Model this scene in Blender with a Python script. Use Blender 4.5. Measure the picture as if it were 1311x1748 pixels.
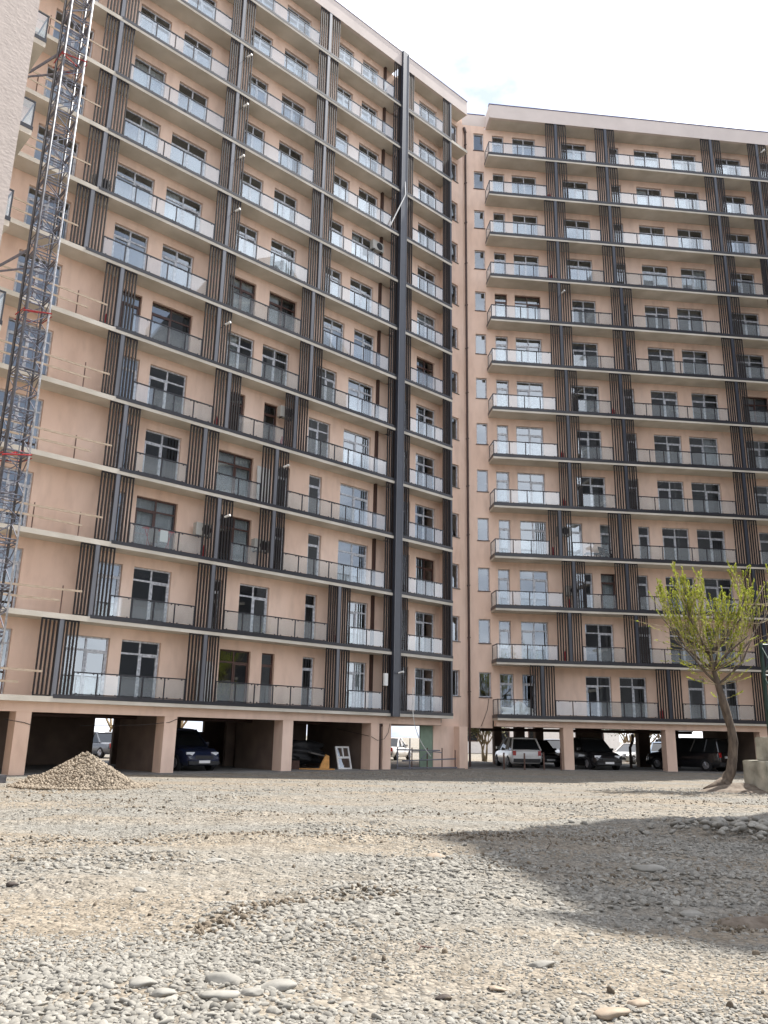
import bpy, bmesh, math, random
import numpy as np
from mathutils import Vector, Matrix
random.seed(7); rng = np.random.default_rng(11)
for o in list(bpy.data.objects): bpy.data.objects.remove(o)
scene = bpy.context.scene
COL = scene.collection

# ------------------------------------------------------------------ camera
PITCH, ROLL, CAM_Z = 0.26632, 0.020416, 1.6
cd = bpy.data.cameras.new('camera'); cam = bpy.data.objects.new('camera', cd); COL.objects.link(cam)
cd.sensor_fit = 'AUTO'; cd.sensor_width = 36.0; cd.lens = 1400.1 / 1748.0 * 36.0
cd.clip_start = 0.05; cd.clip_end = 3000
F_ = Vector((0, math.cos(PITCH), math.sin(PITCH))); U0 = Vector((0, -math.sin(PITCH), math.cos(PITCH))); R0 = Vector((1, 0, 0))
R_ = R0 * math.cos(ROLL) + U0 * math.sin(ROLL); U_ = -R0 * math.sin(ROLL) + U0 * math.cos(ROLL)
m = Matrix((R_, U_, -F_)).transposed().to_4x4(); m.translation = (0, 0, CAM_Z); cam.matrix_world = m
scene.camera = cam

# ------------------------------------------------------------------ world, sun, exposure
SUN_AZ, SUN_EL = math.radians(35.0), math.radians(58.5)
w = bpy.data.worlds.new('World'); scene.world = w; w.use_nodes = True
nt = w.node_tree; nt.nodes.clear()
out = nt.nodes.new('ShaderNodeOutputWorld'); bg = nt.nodes.new('ShaderNodeBackground'); bg.inputs['Strength'].default_value = 0.112
sky = nt.nodes.new('ShaderNodeTexSky'); sky.sky_type = 'NISHITA'; sky.sun_disc = False
sky.sun_elevation = SUN_EL; sky.sun_rotation = math.pi / 2 - SUN_AZ
sky.air_density = 1.1; sky.dust_density = 1.5; sky.ozone_density = 1.0
tc = nt.nodes.new('ShaderNodeTexCoord'); mp = nt.nodes.new('ShaderNodeMapping'); mp.inputs['Scale'].default_value = (1, 1, 2.2)
mp.inputs['Location'].default_value = (0.35, 0.1, 0.0)
nz = nt.nodes.new('ShaderNodeTexNoise'); nz.inputs['Scale'].default_value = 2.3; nz.inputs['Detail'].default_value = 7; nz.inputs['Roughness'].default_value = 0.55
rp = nt.nodes.new('ShaderNodeValToRGB'); rp.color_ramp.elements[0].position = 0.43; rp.color_ramp.elements[1].position = 0.60
rp.color_ramp.elements[0].color = (0, 0, 0, 1); rp.color_ramp.elements[1].color = (1, 1, 1, 1)
cl = nt.nodes.new('ShaderNodeMixRGB'); cl.inputs[1].default_value = (3.25, 3.65, 4.5, 1); cl.inputs[2].default_value = (10.5, 10.6, 11.0, 1)   # thin blue-grey cloud to bright white cloud
mx = nt.nodes.new('ShaderNodeMixRGB'); mx.inputs[0].default_value = 0.88
for a, b in ((tc.outputs['Generated'], mp.inputs[0]), (mp.outputs[0], nz.inputs[0]), (nz.outputs[0], rp.inputs[0]), (rp.outputs[0], cl.inputs[0]), (cl.outputs[0], mx.inputs[2]),
             (sky.outputs[0], mx.inputs[1]), (mx.outputs[0], bg.inputs[0]), (bg.outputs[0], out.inputs[0])): nt.links.new(a, b)
sl = bpy.data.lights.new('sun', 'SUN'); sl.energy = 4.15; sl.angle = math.radians(0.55); sl.color = (1.0, 0.965, 0.91)
sun = bpy.data.objects.new('sun', sl); COL.objects.link(sun)
SDIR = Vector((math.cos(SUN_EL) * math.cos(SUN_AZ), math.cos(SUN_EL) * math.sin(SUN_AZ), math.sin(SUN_EL)))
sun.rotation_euler = SDIR.to_track_quat('Z', 'Y').to_euler(); sun.location = (20, 10, 60)
vs = scene.view_settings
vs.view_transform = 'Standard'; vs.look = 'None'; vs.exposure = 1.25; vs.gamma = 1.0; vs.use_curve_mapping = False
scene.render.engine = 'CYCLES'
scene.cycles.max_bounces = 5; scene.cycles.transparent_max_bounces = 10; scene.cycles.diffuse_bounces = 3; scene.cycles.glossy_bounces = 3

# ------------------------------------------------------------------ materials
def mat(name, col, rough=0.8, var=0.0, scale=4.0, bump=0.0, bscale=60.0, metal=0.0, col2=None, stretch=(1, 1, 1), spec=0.5, coords='Object', detail=6, rnd=0.0):
    m = bpy.data.materials.new(name); m.use_nodes = True; t = m.node_tree; b = t.nodes['Principled BSDF']
    b.inputs['Roughness'].default_value = rough; b.inputs['Metallic'].default_value = metal
    b.inputs['Specular IOR Level'].default_value = spec
    b.inputs['Base Color'].default_value = (*col, 1)
    last = None
    if var or col2 or bump:
        tcn = t.nodes.new('ShaderNodeTexCoord'); mpn = t.nodes.new('ShaderNodeMapping'); mpn.inputs['Scale'].default_value = stretch
        if coords == 'World':
            g = t.nodes.new('ShaderNodeNewGeometry'); t.links.new(g.outputs['Position'], mpn.inputs[0])
        else: t.links.new(tcn.outputs[coords], mpn.inputs[0])
    if var or col2:
        n = t.nodes.new('ShaderNodeTexNoise'); n.inputs['Scale'].default_value = scale; n.inputs['Detail'].default_value = detail
        t.links.new(mpn.outputs[0], n.inputs[0])
        r = t.nodes.new('ShaderNodeValToRGB'); r.color_ramp.elements[0].position = 0.3; r.color_ramp.elements[1].position = 0.7
        c2 = col2 if col2 else tuple(min(1, c * (1 + var)) for c in col); c1 = col if col2 else tuple(c * (1 - var) for c in col)
        r.color_ramp.elements[0].color = (*c1, 1); r.color_ramp.elements[1].color = (*c2, 1)
        t.links.new(n.outputs[0], r.inputs[0]); last = r.outputs[0]
        t.links.new(last, b.inputs['Base Color'])
    if rnd:
        oi = t.nodes.new('ShaderNodeObjectInfo'); mr = t.nodes.new('ShaderNodeMapRange'); mr.inputs[3].default_value = 1 - rnd; mr.inputs[4].default_value = 1 + rnd
        mm = t.nodes.new('ShaderNodeMixRGB'); mm.blend_type = 'MULTIPLY'; mm.inputs[0].default_value = 1
        t.links.new(oi.outputs['Random'], mr.inputs[0]); t.links.new(mr.outputs[0], mm.inputs[2])
        if last: t.links.new(last, mm.inputs[1])
        else: mm.inputs[1].default_value = (*col, 1)
        t.links.new(mm.outputs[0], b.inputs['Base Color'])
    if bump:
        n2 = t.nodes.new('ShaderNodeTexNoise'); n2.inputs['Scale'].default_value = bscale; n2.inputs['Detail'].default_value = 4
        t.links.new(mpn.outputs[0], n2.inputs[0]); bp = t.nodes.new('ShaderNodeBump'); bp.inputs['Strength'].default_value = bump; bp.inputs['Distance'].default_value = 0.02
        t.links.new(n2.outputs[0], bp.inputs['Height']); t.links.new(bp.outputs[0], b.inputs['Normal'])
    return m
M = {}
def stucco():
    m = mat('stucco', (0.60, 0.42, 0.31), 0.9, 0.0, bump=0.25, bscale=45)
    t = m.node_tree; b = t.nodes['Principled BSDF']; g = t.nodes.new('ShaderNodeNewGeometry')
    n1 = t.nodes.new('ShaderNodeTexNoise'); n1.inputs['Scale'].default_value = 0.35; n1.inputs['Detail'].default_value = 8
    mp2 = t.nodes.new('ShaderNodeMapping'); mp2.inputs['Scale'].default_value = (1.6, 1.6, 0.5)
    n2 = t.nodes.new('ShaderNodeTexNoise'); n2.inputs['Scale'].default_value = 1.6; n2.inputs['Detail'].default_value = 9
    t.links.new(g.outputs['Position'], n1.inputs[0]); t.links.new(g.outputs['Position'], mp2.inputs[0]); t.links.new(mp2.outputs[0], n2.inputs[0])
    r1 = t.nodes.new('ShaderNodeValToRGB'); r1.color_ramp.elements[0].position = 0.3; r1.color_ramp.elements[1].position = 0.7
    r1.color_ramp.elements[0].color = (0.70, 0.505, 0.395, 1); r1.color_ramp.elements[1].color = (0.81, 0.62, 0.51, 1)
    r2 = t.nodes.new('ShaderNodeValToRGB'); r2.color_ramp.elements[0].position = 0.3; r2.color_ramp.elements[1].position = 0.55
    r2.color_ramp.elements[0].color = (0.80, 0.78, 0.77, 1); r2.color_ramp.elements[1].color = (1, 1, 1, 1)
    mm = t.nodes.new('ShaderNodeMixRGB'); mm.blend_type = 'MULTIPLY'; mm.inputs[0].default_value = 0.6
    for a, c in ((n1.outputs[0], r1.inputs[0]), (n2.outputs[0], r2.inputs[0]), (r1.outputs[0], mm.inputs[1]), (r2.outputs[0], mm.inputs[2]), (mm.outputs[0], b.inputs['Base Color'])): t.links.new(a, c)
    return m
M['stucco'] = stucco()
M['rough_stucco'] = mat('rough_stucco', (0.55, 0.475, 0.425), 0.95, 0.06, 3.0, bump=0.55, bscale=9, coords='World', stretch=(1, 1, 1.6))
M['concrete'] = mat('concrete', (0.36, 0.335, 0.29), 0.9, col2=(0.50, 0.47, 0.415), scale=0.9, bump=0.3, bscale=30, coords='World', detail=9)
M['slab_concrete'] = mat('slab_concrete', (0.46, 0.425, 0.36), 0.9, col2=(0.63, 0.59, 0.52), scale=0.8, bump=0.25, bscale=22, coords='World', detail=10)
M['parapet'] = mat('parapet_render', (0.60, 0.53, 0.49), 0.9, 0.06, 0.8, bump=0.15, bscale=30, coords='World')
M['shade_plaster'] = mat('shade_darkened_plaster', (0.17, 0.125, 0.10), 0.95, 0.2, 1.2, coords='World')  # deep shade of the undercroft put into the plaster colour
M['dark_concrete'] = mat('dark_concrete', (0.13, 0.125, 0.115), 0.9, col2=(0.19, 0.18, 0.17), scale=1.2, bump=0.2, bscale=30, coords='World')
M['slat'] = mat('slat_paint', (0.016, 0.012, 0.012), 0.55, 0.25, 7, coords='World', stretch=(1, 1, 0.15), spec=0.3)
M['black_metal'] = mat('black_metal', (0.022, 0.022, 0.028), 0.35, 0.2, 5, coords='World')
M['post'] = mat('post_metal', (0.13, 0.135, 0.155), 0.35, 0.25, 3, coords='World', stretch=(1, 1, 0.1), spec=0.6)
M['joint'] = mat('joint_cladding', (0.035, 0.04, 0.055), 0.32, 0.15, 2, coords='World', spec=0.6)
M['white_frame'] = mat('white_pvc', (0.66, 0.68, 0.72), 0.4, col2=(0.30, 0.32, 0.36), scale=9, coords='World', detail=3)
M['brown_frame'] = mat('brown_frame', (0.07, 0.032, 0.024), 0.4, 0.2, 5, coords='World')
M['flashing'] = mat('flashing', (0.05, 0.05, 0.16), 0.4)
M['pipe'] = mat('pipe_paint', (0.055, 0.028, 0.022), 0.45, 0.2, 4, coords='World')
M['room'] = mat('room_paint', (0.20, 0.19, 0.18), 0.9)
M['curtain'] = mat('curtain_cloth', (0.72, 0.73, 0.72), 0.9, 0.06, 3)
M['wood'] = mat('plank_wood', (0.34, 0.255, 0.18), 0.8, col2=(0.54, 0.44, 0.34), scale=6, coords='World', stretch=(1, 1, 5))
M['rust'] = mat('rusty_steel', (0.11, 0.06, 0.045), 0.7, 0.3, 8, coords='World')
M['mast_steel'] = mat('mast_steel', (0.10, 0.10, 0.11), 0.45, 0.3, 6, coords='World', metal=0.3)
M['galv'] = mat('galvanised_steel', (0.17, 0.175, 0.21), 0.45, 0.2, 9, coords='World', metal=0.6)
M['red'] = mat('red_paint', (0.36, 0.02, 0.025), 0.5, 0.2, 6, coords='World')
M['white_plastic'] = mat('white_plastic', (0.74, 0.74, 0.72), 0.5, 0.06, 3, coords='World')
M['ac_casing'] = mat('ac_casing', (0.42, 0.41, 0.38), 0.6, 0.1, 3, coords='World')
M['green_panel'] = mat('green_panel', (0.20, 0.27, 0.20), 0.7, 0.12, 4, coords='World')
M['green_steel'] = mat('green_steel', (0.02, 0.045, 0.035), 0.5, 0.2, 5, coords='World')
M['bark'] = mat('bark', (0.055, 0.040, 0.030), 0.95, col2=(0.15, 0.115, 0.085), scale=9, bump=0.9, bscale=22, stretch=(1, 1, 0.3))
M['twig'] = mat('twig_bark', (0.30, 0.24, 0.15), 0.9, 0.25, 9)
M['tyre'] = mat('tyre_rubber', (0.015, 0.015, 0.016), 0.85)
M['rim'] = mat('alloy_rim', (0.35, 0.35, 0.37), 0.35, metal=0.8)
M['plate'] = mat('plate_white', (0.75, 0.75, 0.74), 0.5)
M['lamp_clear'] = mat('lamp_clear', (0.75, 0.78, 0.82), 0.08, spec=0.9)
M['lamp_red'] = mat('lamp_red', (0.35, 0.01, 0.012), 0.15, spec=0.8)
M['plastic_black'] = mat('plastic_black', (0.02, 0.02, 0.021), 0.6)
M['orange_board'] = mat('orange_board', (0.60, 0.30, 0.09), 0.8, 0.2, 6)
M['tarp'] = mat('dark_sheet', (0.02, 0.021, 0.023), 0.6, 0.3, 6, bump=0.6, bscale=6)
def carpaint(n, c, r=0.22):
    m = mat(n, c, r, spec=0.6); m.node_tree.nodes['Principled BSDF'].inputs['Coat Weight'].default_value = 0.6; return m
for n, c in (('car_white', (0.72, 0.72, 0.71)), ('car_black', (0.008, 0.008, 0.010)), ('car_blue', (0.012, 0.018, 0.045)), ('car_grey', (0.10, 0.11, 0.13)), ('car_silverblue', (0.28, 0.36, 0.48)), ('car_red', (0.4, 0.03, 0.03))): M[n] = carpaint(n, c)
def glass(name, ior, tint, rough=0.0, diff=0.0, dcol=(0.8, 0.85, 0.85)):
    m = bpy.data.materials.new(name); m.use_nodes = True; t = m.node_tree; t.nodes.clear()
    o = t.nodes.new('ShaderNodeOutputMaterial'); fr = t.nodes.new('ShaderNodeFresnel'); fr.inputs['IOR'].default_value = ior
    tr = t.nodes.new('ShaderNodeBsdfTransparent'); tr.inputs[0].default_value = (*tint, 1)
    gl = t.nodes.new('ShaderNodeBsdfGlossy'); gl.inputs['Roughness'].default_value = rough; gl.inputs['Color'].default_value = (0.86, 0.93, 1, 1)
    src = tr.outputs[0]
    if diff:
        df = t.nodes.new('ShaderNodeBsdfDiffuse'); df.inputs[0].default_value = (*dcol, 1)
        tl = t.nodes.new('ShaderNodeBsdfTranslucent'); tl.inputs[0].default_value = (*dcol, 1)
        a = t.nodes.new('ShaderNodeMixShader'); a.inputs[0].default_value = 0.45; t.links.new(df.outputs[0], a.inputs[1]); t.links.new(tl.outputs[0], a.inputs[2])
        b = t.nodes.new('ShaderNodeMixShader'); b.inputs[0].default_value = diff; t.links.new(tr.outputs[0], b.inputs[1]); t.links.new(a.outputs[0], b.inputs[2]); src = b.outputs[0]
    mxs = t.nodes.new('ShaderNodeMixShader'); t.links.new(fr.outputs[0], mxs.inputs[0]); t.links.new(src, mxs.inputs[1]); t.links.new(gl.outputs[0], mxs.inputs[2])
    ge = t.nodes.new('ShaderNodeNewGeometry'); t2 = t.nodes.new('ShaderNodeBsdfTransparent'); fin = t.nodes.new('ShaderNodeMixShader')   # the far face of a pane only lets light through
    t.links.new(ge.outputs['Backfacing'], fin.inputs[0]); t.links.new(mxs.outputs[0], fin.inputs[1]); t.links.new(t2.outputs[0], fin.inputs[2])
    t.links.new(fin.outputs[0], o.inputs[0]); return m
M['grey_render'] = mat('grey_render', (0.075, 0.075, 0.08), 0.9, 0.2, 2, coords='World')
M['window_glass'] = glass('window_glass', 2.7, (0.62, 0.66, 0.68))
M['rail_glass'] = glass('rail_glass', 2.1, (0.92, 0.97, 0.97), 0.02, 0.22, (0.82, 0.91, 0.97))
M['car_glass'] = mat('car_glass', (0.012, 0.014, 0.016), 0.05, spec=0.8)

# ------------------------------------------------------------------ mesh helpers
class MB:
    def __init__(s): s.v = []; s.f = []
    def box(s, x0, x1, y0, y1, z0, z1):
        n = len(s.v)
        s.v += [(x0, y0, z0), (x1, y0, z0), (x1, y1, z0), (x0, y1, z0), (x0, y0, z1), (x1, y0, z1), (x1, y1, z1), (x0, y1, z1)]
        s.f += [(n, n + 3, n + 2, n + 1), (n + 4, n + 5, n + 6, n + 7), (n, n + 1, n + 5, n + 4), (n + 1, n + 2, n + 6, n + 5), (n + 2, n + 3, n + 7, n + 6), (n + 3, n, n + 4, n + 7)]
        return s
    def tube(s, pts, rad, seg=8, cap=True):
        pts = [Vector(p) for p in pts]
        if not hasattr(rad, '__len__'): rad = [rad] * len(pts)
        n0 = len(s.v); ref = None
        for i, p in enumerate(pts):
            d = (pts[min(i + 1, len(pts) - 1)] - pts[max(i - 1, 0)]).normalized()
            if ref is None: ref = Vector((1, 0, 0)) if abs(d.x) < 0.8 else Vector((0, 1, 0))
            a = d.cross(ref).normalized(); b = a.cross(d).normalized(); ref = b
            for k in range(seg):
                th = 2 * math.pi * k / seg; s.v.append(tuple(p + a * math.cos(th) * rad[i] + b * math.sin(th) * rad[i]))
        for i in range(len(pts) - 1):
            for k in range(seg):
                q = n0 + i * seg; k2 = (k + 1) % seg
                s.f.append((q + k, q + k2, q + seg + k2, q + seg + k))
        if cap:
            s.f.append(tuple(n0 + k for k in range(seg))[::-1]); s.f.append(tuple(n0 + (len(pts) - 1) * seg + k for k in range(seg)))
        return s
    def bar(s, p, q, w=0.05, h=None):
        return s.tube([p, q], (w if h is None else h) * 0.6, 4)
    def prism(s, poly, z0, z1):
        n = len(s.v); k = len(poly)
        s.v += [(x, y, z0) for x, y in poly] + [(x, y, z1) for x, y in poly]
        s.f.append(tuple(n + i for i in range(k))[::-1]); s.f.append(tuple(n + k + i for i in range(k)))
        for i in range(k): j = (i + 1) % k; s.f.append((n + i, n + j, n + k + j, n + k + i))
        return s
    def mesh(s, name, m, smooth=False):
        me = bpy.data.meshes.new(name); me.from_pydata(s.v, [], s.f); me.update()
        bm = bmesh.new(); bm.from_mesh(me); bmesh.ops.recalc_face_normals(bm, faces=bm.faces); bm.to_mesh(me); bm.free()
        if m is not None: me.materials.append(M[m] if isinstance(m, str) else m)
        if smooth: me.shade_smooth()
        return me
    def build(s, name, m, parent=None, loc=(0, 0, 0), smooth=False):
        return add(name, s.mesh(name, m, smooth), parent, loc)
def add(name, me, parent=None, loc=(0, 0, 0), rot=None, scale=None):
    o = bpy.data.objects.new(name, me); COL.objects.link(o); o.location = loc
    if rot: o.rotation_euler = rot
    if scale: o.scale = scale
    if parent: o.parent = parent
    return o
def empty(name, loc=(0, 0, 0), rz=0.0):
    o = bpy.data.objects.new(name, None); COL.objects.link(o); o.location = loc; o.rotation_euler = (0, 0, rz); o.empty_display_size = 0.3; return o
def tag(o, label=None, cat=None, group=None, kind=None):
    if label: o['label'] = label
    if cat: o['category'] = cat
    if group: o['group'] = group
    if kind: o['kind'] = kind
    return o
_cache = {}
def cbox(name, m, sx, sy, sz, parent, loc, pname=None):
    """box with its origin at the middle of its base, mesh data shared between equal sizes"""
    k = (m, round(sx, 3), round(sy, 3), round(sz, 3))
    if k not in _cache: _cache[k] = MB().box(-sx / 2, sx / 2, -sy / 2, sy / 2, 0, sz).mesh(name, m)
    return add(name, _cache[k], parent, loc)

# ------------------------------------------------------------------ ground
def undul(x, y):
    near = np.clip((30 - y) / 14, 0, 1) * np.clip((y + 30) / 20, 0, 1) * np.clip((40 - np.abs(x)) / 15, 0, 1)
    z = 0.035 * np.sin(0.55 * x + 0.9 * y + 1) + 0.03 * np.sin(1.3 * x - 0.6 * y) + 0.02 * np.sin(2.1 * x + 2.6 * y + 2) + 0.012 * np.sin(4.3 * x - 3.7 * y)
    z = z + 0.06 * np.exp(-((x + 1.6) ** 2 / 3 + (y - 4.9) ** 2 / 1.0))
    for c, d_ in ((12.2, .16), (13.9, .16), (9.0, -.1), (10.5, -.1), (17.5, .3), (19.2, .3)):
        q = y - c - d_ * x - .35 * np.sin(.35 * x); z = z - .035 * np.exp(-(q / .2) ** 2) + .022 * np.exp(-((q - .34) / .16) ** 2)
    return z * near - 0.02 * (1 - near)
def axis(core0, core1, step, far):
    a = list(np.arange(core0, core1 + 1e-6, step)); e = [core1]; d = step
    while e[-1] < far: d *= 1.5; e.append(e[-1] + d)
    b = [core0]; d = step
    while b[-1] > -far: d *= 1.5; b.append(b[-1] - d)
    return np.array(sorted(set(b[1:] + a + e[1:])))
gx = axis(-16, 20, 0.16, 900); gy = axis(2, 30, 0.16, 900)
X, Y = np.meshgrid(gx, gy); Zg = undul(X, Y)
nx, ny = len(gx), len(gy)
verts = np.stack([X.ravel(), Y.ravel(), Zg.ravel()], 1)
idx = np.arange(nx * ny).reshape(ny, nx)
faces = np.stack([idx[:-1, :-1].ravel(), idx[:-1, 1:].ravel(), idx[1:, 1:].ravel(), idx[1:, :-1].ravel()], 1)
me = bpy.data.meshes.new('ground'); me.from_pydata(verts.tolist(), [], faces.tolist()); me.update(); me.shade_smooth()
def ground_mat():
    m = bpy.data.materials.new('gravel_ground'); m.use_nodes = True; t = m.node_tree; b = t.nodes['Principled BSDF']; b.inputs['Roughness'].default_value = 0.95
    b.inputs['Specular IOR Level'].default_value = 0.2
    N = t.nodes.new; L = t.links.new
    g = N('ShaderNodeNewGeometry')
    mpw = N('ShaderNodeMapping'); mpw.inputs['Rotation'].default_value = (0, 0, 0.35); mpw.inputs['Scale'].default_value = (0.16, 0.5, 1); L(g.outputs['Position'], mpw.inputs[0])
    n1 = N('ShaderNodeTexNoise'); n1.inputs['Scale'].default_value = 1.0; n1.inputs['Detail'].default_value = 6; n1.inputs['Distortion'].default_value = 0.7; L(mpw.outputs[0], n1.inputs[0])
    r1 = N('ShaderNodeValToRGB'); e = r1.color_ramp.elements; e[0].position = 0.38; e[0].color = (0.215, 0.205, 0.182, 1); e[1].position = 0.62; e[1].color = (0.24, 0.205, 0.16, 1)
    L(n1.outputs[0], r1.inputs[0])
    v = N('ShaderNodeTexVoronoi'); v.inputs['Scale'].default_value = 26; L(g.outputs['Position'], v.inputs['Vector'])
    v2 = N('ShaderNodeTexVoronoi'); v2.inputs['Scale'].default_value = 9; v2.inputs['Randomness'].default_value = 1; L(g.outputs['Position'], v2.inputs['Vector'])
    hs = N('ShaderNodeHueSaturation'); L(r1.outputs[0], hs.inputs['Color'])
    sp = N('ShaderNodeSeparateColor'); L(v.outputs['Color'], sp.inputs[0])
    mr = N('ShaderNodeMapRange'); mr.inputs[3].default_value = 0.72; mr.inputs[4].default_value = 1.30; L(sp.outputs[0], mr.inputs[0]); L(mr.outputs[0], hs.inputs['Value'])
    n3 = N('ShaderNodeTexNoise'); n3.inputs['Scale'].default_value = 2.2; n3.inputs['Detail'].default_value = 10; n3.inputs['Roughness'].default_value = 0.7; L(g.outputs['Position'], n3.inputs[0])
    r3 = N('ShaderNodeValToRGB'); r3.color_ramp.elements[0].position = 0.3; r3.color_ramp.elements[0].color = (0.68, 0.66, 0.63, 1); r3.color_ramp.elements[1].position = 0.56; r3.color_ramp.elements[1].color = (1.03, 1.03, 1.03, 1)
    L(n3.outputs[0], r3.inputs[0])
    mm = N('ShaderNodeMixRGB'); mm.blend_type = 'MULTIPLY'; mm.inputs[0].default_value = 1; L(hs.outputs[0], mm.inputs[1]); L(r3.outputs[0], mm.inputs[2]); L(mm.outputs[0], b.inputs['Base Color'])
    ad = N('ShaderNodeMath'); ad.operation = 'ADD'; sc = N('ShaderNodeMath'); sc.operation = 'MULTIPLY'; sc.inputs[1].default_value = 2.2
    L(v2.outputs['Distance'], sc.inputs[0]); L(v.outputs['Distance'], ad.inputs[0]); L(sc.outputs[0], ad.inputs[1])
    bp = N('ShaderNodeBump'); bp.invert = True; bp.inputs['Strength'].default_value = 0.8; bp.inputs['Distance'].default_value = 0.035; L(ad.outputs[0], bp.inputs['Height']); L(bp.outputs[0], b.inputs['Normal'])
    return m
me.materials.append(ground_mat())
tag(add('ground', me), kind='structure')

# ------------------------------------------------------------------ the two wings
aL, dL, DL = 0.736736, 30.474, 0.90
aR, dR, DR = 0.107126, 44.869, 1.15
ZR = 2.64                       # middle of the first balcony slab's edge
NF = 13
def zs(k): return ZR + 3.0 * (k - 1)
def wing_root(name, a, d, s0):
    return empty(name, (s0 * math.cos(a) - d * math.sin(a), s0 * math.sin(a) + d * math.cos(a), 0), a)
SL0, SR0 = 20.0, 20.0
WL = wing_root('apartment_building', aL, dL, SL0)
WR = wing_root('apartment_building', aR, dR, SR0)
tag(WL, 'peach balcony block with brown slat screens receding from the lattice mast to the inner corner', 'building', 'wings of the apartment complex')
tag(WR, 'peach balcony block with dark slat screens standing behind the leaning tree', 'building', 'wings of the apartment complex')

LS = {1: [(10.94, 11.68, 12.35), (16.99, 17.74, 18.41), (24.2, 24.91, 25.63)], 2: [(12.05, 12.71, 13.44), (17.15, 17.87, 18.56), (24.23, 24.88, 25.58)],
 3: [(12.53, 13.22, 13.92), (17.23, 17.92, 18.63), (20.07, 20.82, 21.45)], 4: [(12.56, 13.23, 13.88), (16.23, 16.96, 17.66), (20.01, 20.8, 21.5)],
 5: [(12.13, 12.75, 13.43), (17.24, 17.96, 18.59), (21.14, 21.76, 22.48)], 6: [(11.71, 12.41, 13.09), (16.44, 17.16, 17.84), (21.84, 22.53, 23.23)],
 7: [(10.1, 10.76, 11.45), (16.44, 17.18, 17.82), (21.8, 22.48, 23.22)], 8: [(10.29, 10.98, 11.63), (16.57, 17.23, 17.88), (22.07, 22.79, 23.5)],
 9: [(10.38, 11.05, 11.74), (16.6, 17.2, 17.86), (22.13, 22.76, 23.47)], 10: [(10.37, 11.06, 11.71), (16.6, 17.21, 17.9), (22.12, 22.77, 23.49)],
 11: [(10.33, 11.05, 11.75), (16.6, 17.22, 17.91), (22.12, 22.76, 23.5)], 12: [(10.33, 11.02, 11.7), (16.59, 17.2, 17.88), (22.1, 22.77, 23.47)],
 13: [(10.33, 11.02, 11.7), (16.58, 17.2, 17.88), (22.1, 22.79, 23.5)]}
RS = {13: [(15.18, 15.88, 16.59), (18.62, 19.33, 19.96), (26.11, 26.8, 27.5), (29.5, 30.15, 30.85)], 12: [(15.12, 15.8, 16.55), (18.6, 19.3, 20.05), (26.16, 26.9, 27.52), (29.45, 30.05, 30.7)],
 11: [(14.92, 15.66, 16.32), (18.64, 19.34, 20.07), (26.2, 26.91, 27.58), (29.4, 30.0, 30.65)], 10: [(15.0, 15.7, 16.45), (18.69, 19.44, 20.16), (26.28, 27.03, 27.7), (29.5, 30.05, 30.65)],
 9: [(15.02, 15.67, 16.42), (19.08, 19.77, 20.46), (26.28, 26.98, 27.72), (29.7, 30.4, 31.1)], 8: [(15.02, 15.71, 16.4), (19.06, 19.79, 20.47), (26.25, 26.96, 27.65), (29.7, 30.4, 31.1)],
 7: [(15.2, 15.9, 16.58), (18.67, 19.35, 20.04), (26.23, 26.92, 27.6), (29.7, 30.4, 31.1)], 6: [(15.19, 15.9, 16.6), (18.64, 19.4, 20.05), (26.26, 26.93, 27.67), (30.0, 30.7, 31.4)],
 5: [(15.22, 15.87, 16.6), (18.62, 19.36, 20.04), (26.14, 26.8, 27.57), (30.2, 30.9, 31.6)], 4: [(14.47, 15.15, 15.85), (18.09, 18.79, 19.49), (25.86, 26.6, 27.33), (30.2, 30.9, 31.6)],
 3: [(15.18, 15.87, 16.55), (18.33, 19.05, 19.72), (26.1, 26.8, 27.5), (30.2, 30.9, 31.6)], 2: [(14.78, 15.51, 16.21), (18.7, 19.43, 20.11), (26.45, 27.1, 27.8), (30.2, 30.9, 31.6)],
 1: [(13.13, 13.83, 14.53), (20.4, 21.12, 21.85), (26.08, 26.8, 27.5), (30.2, 30.9, 31.6)]}
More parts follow.
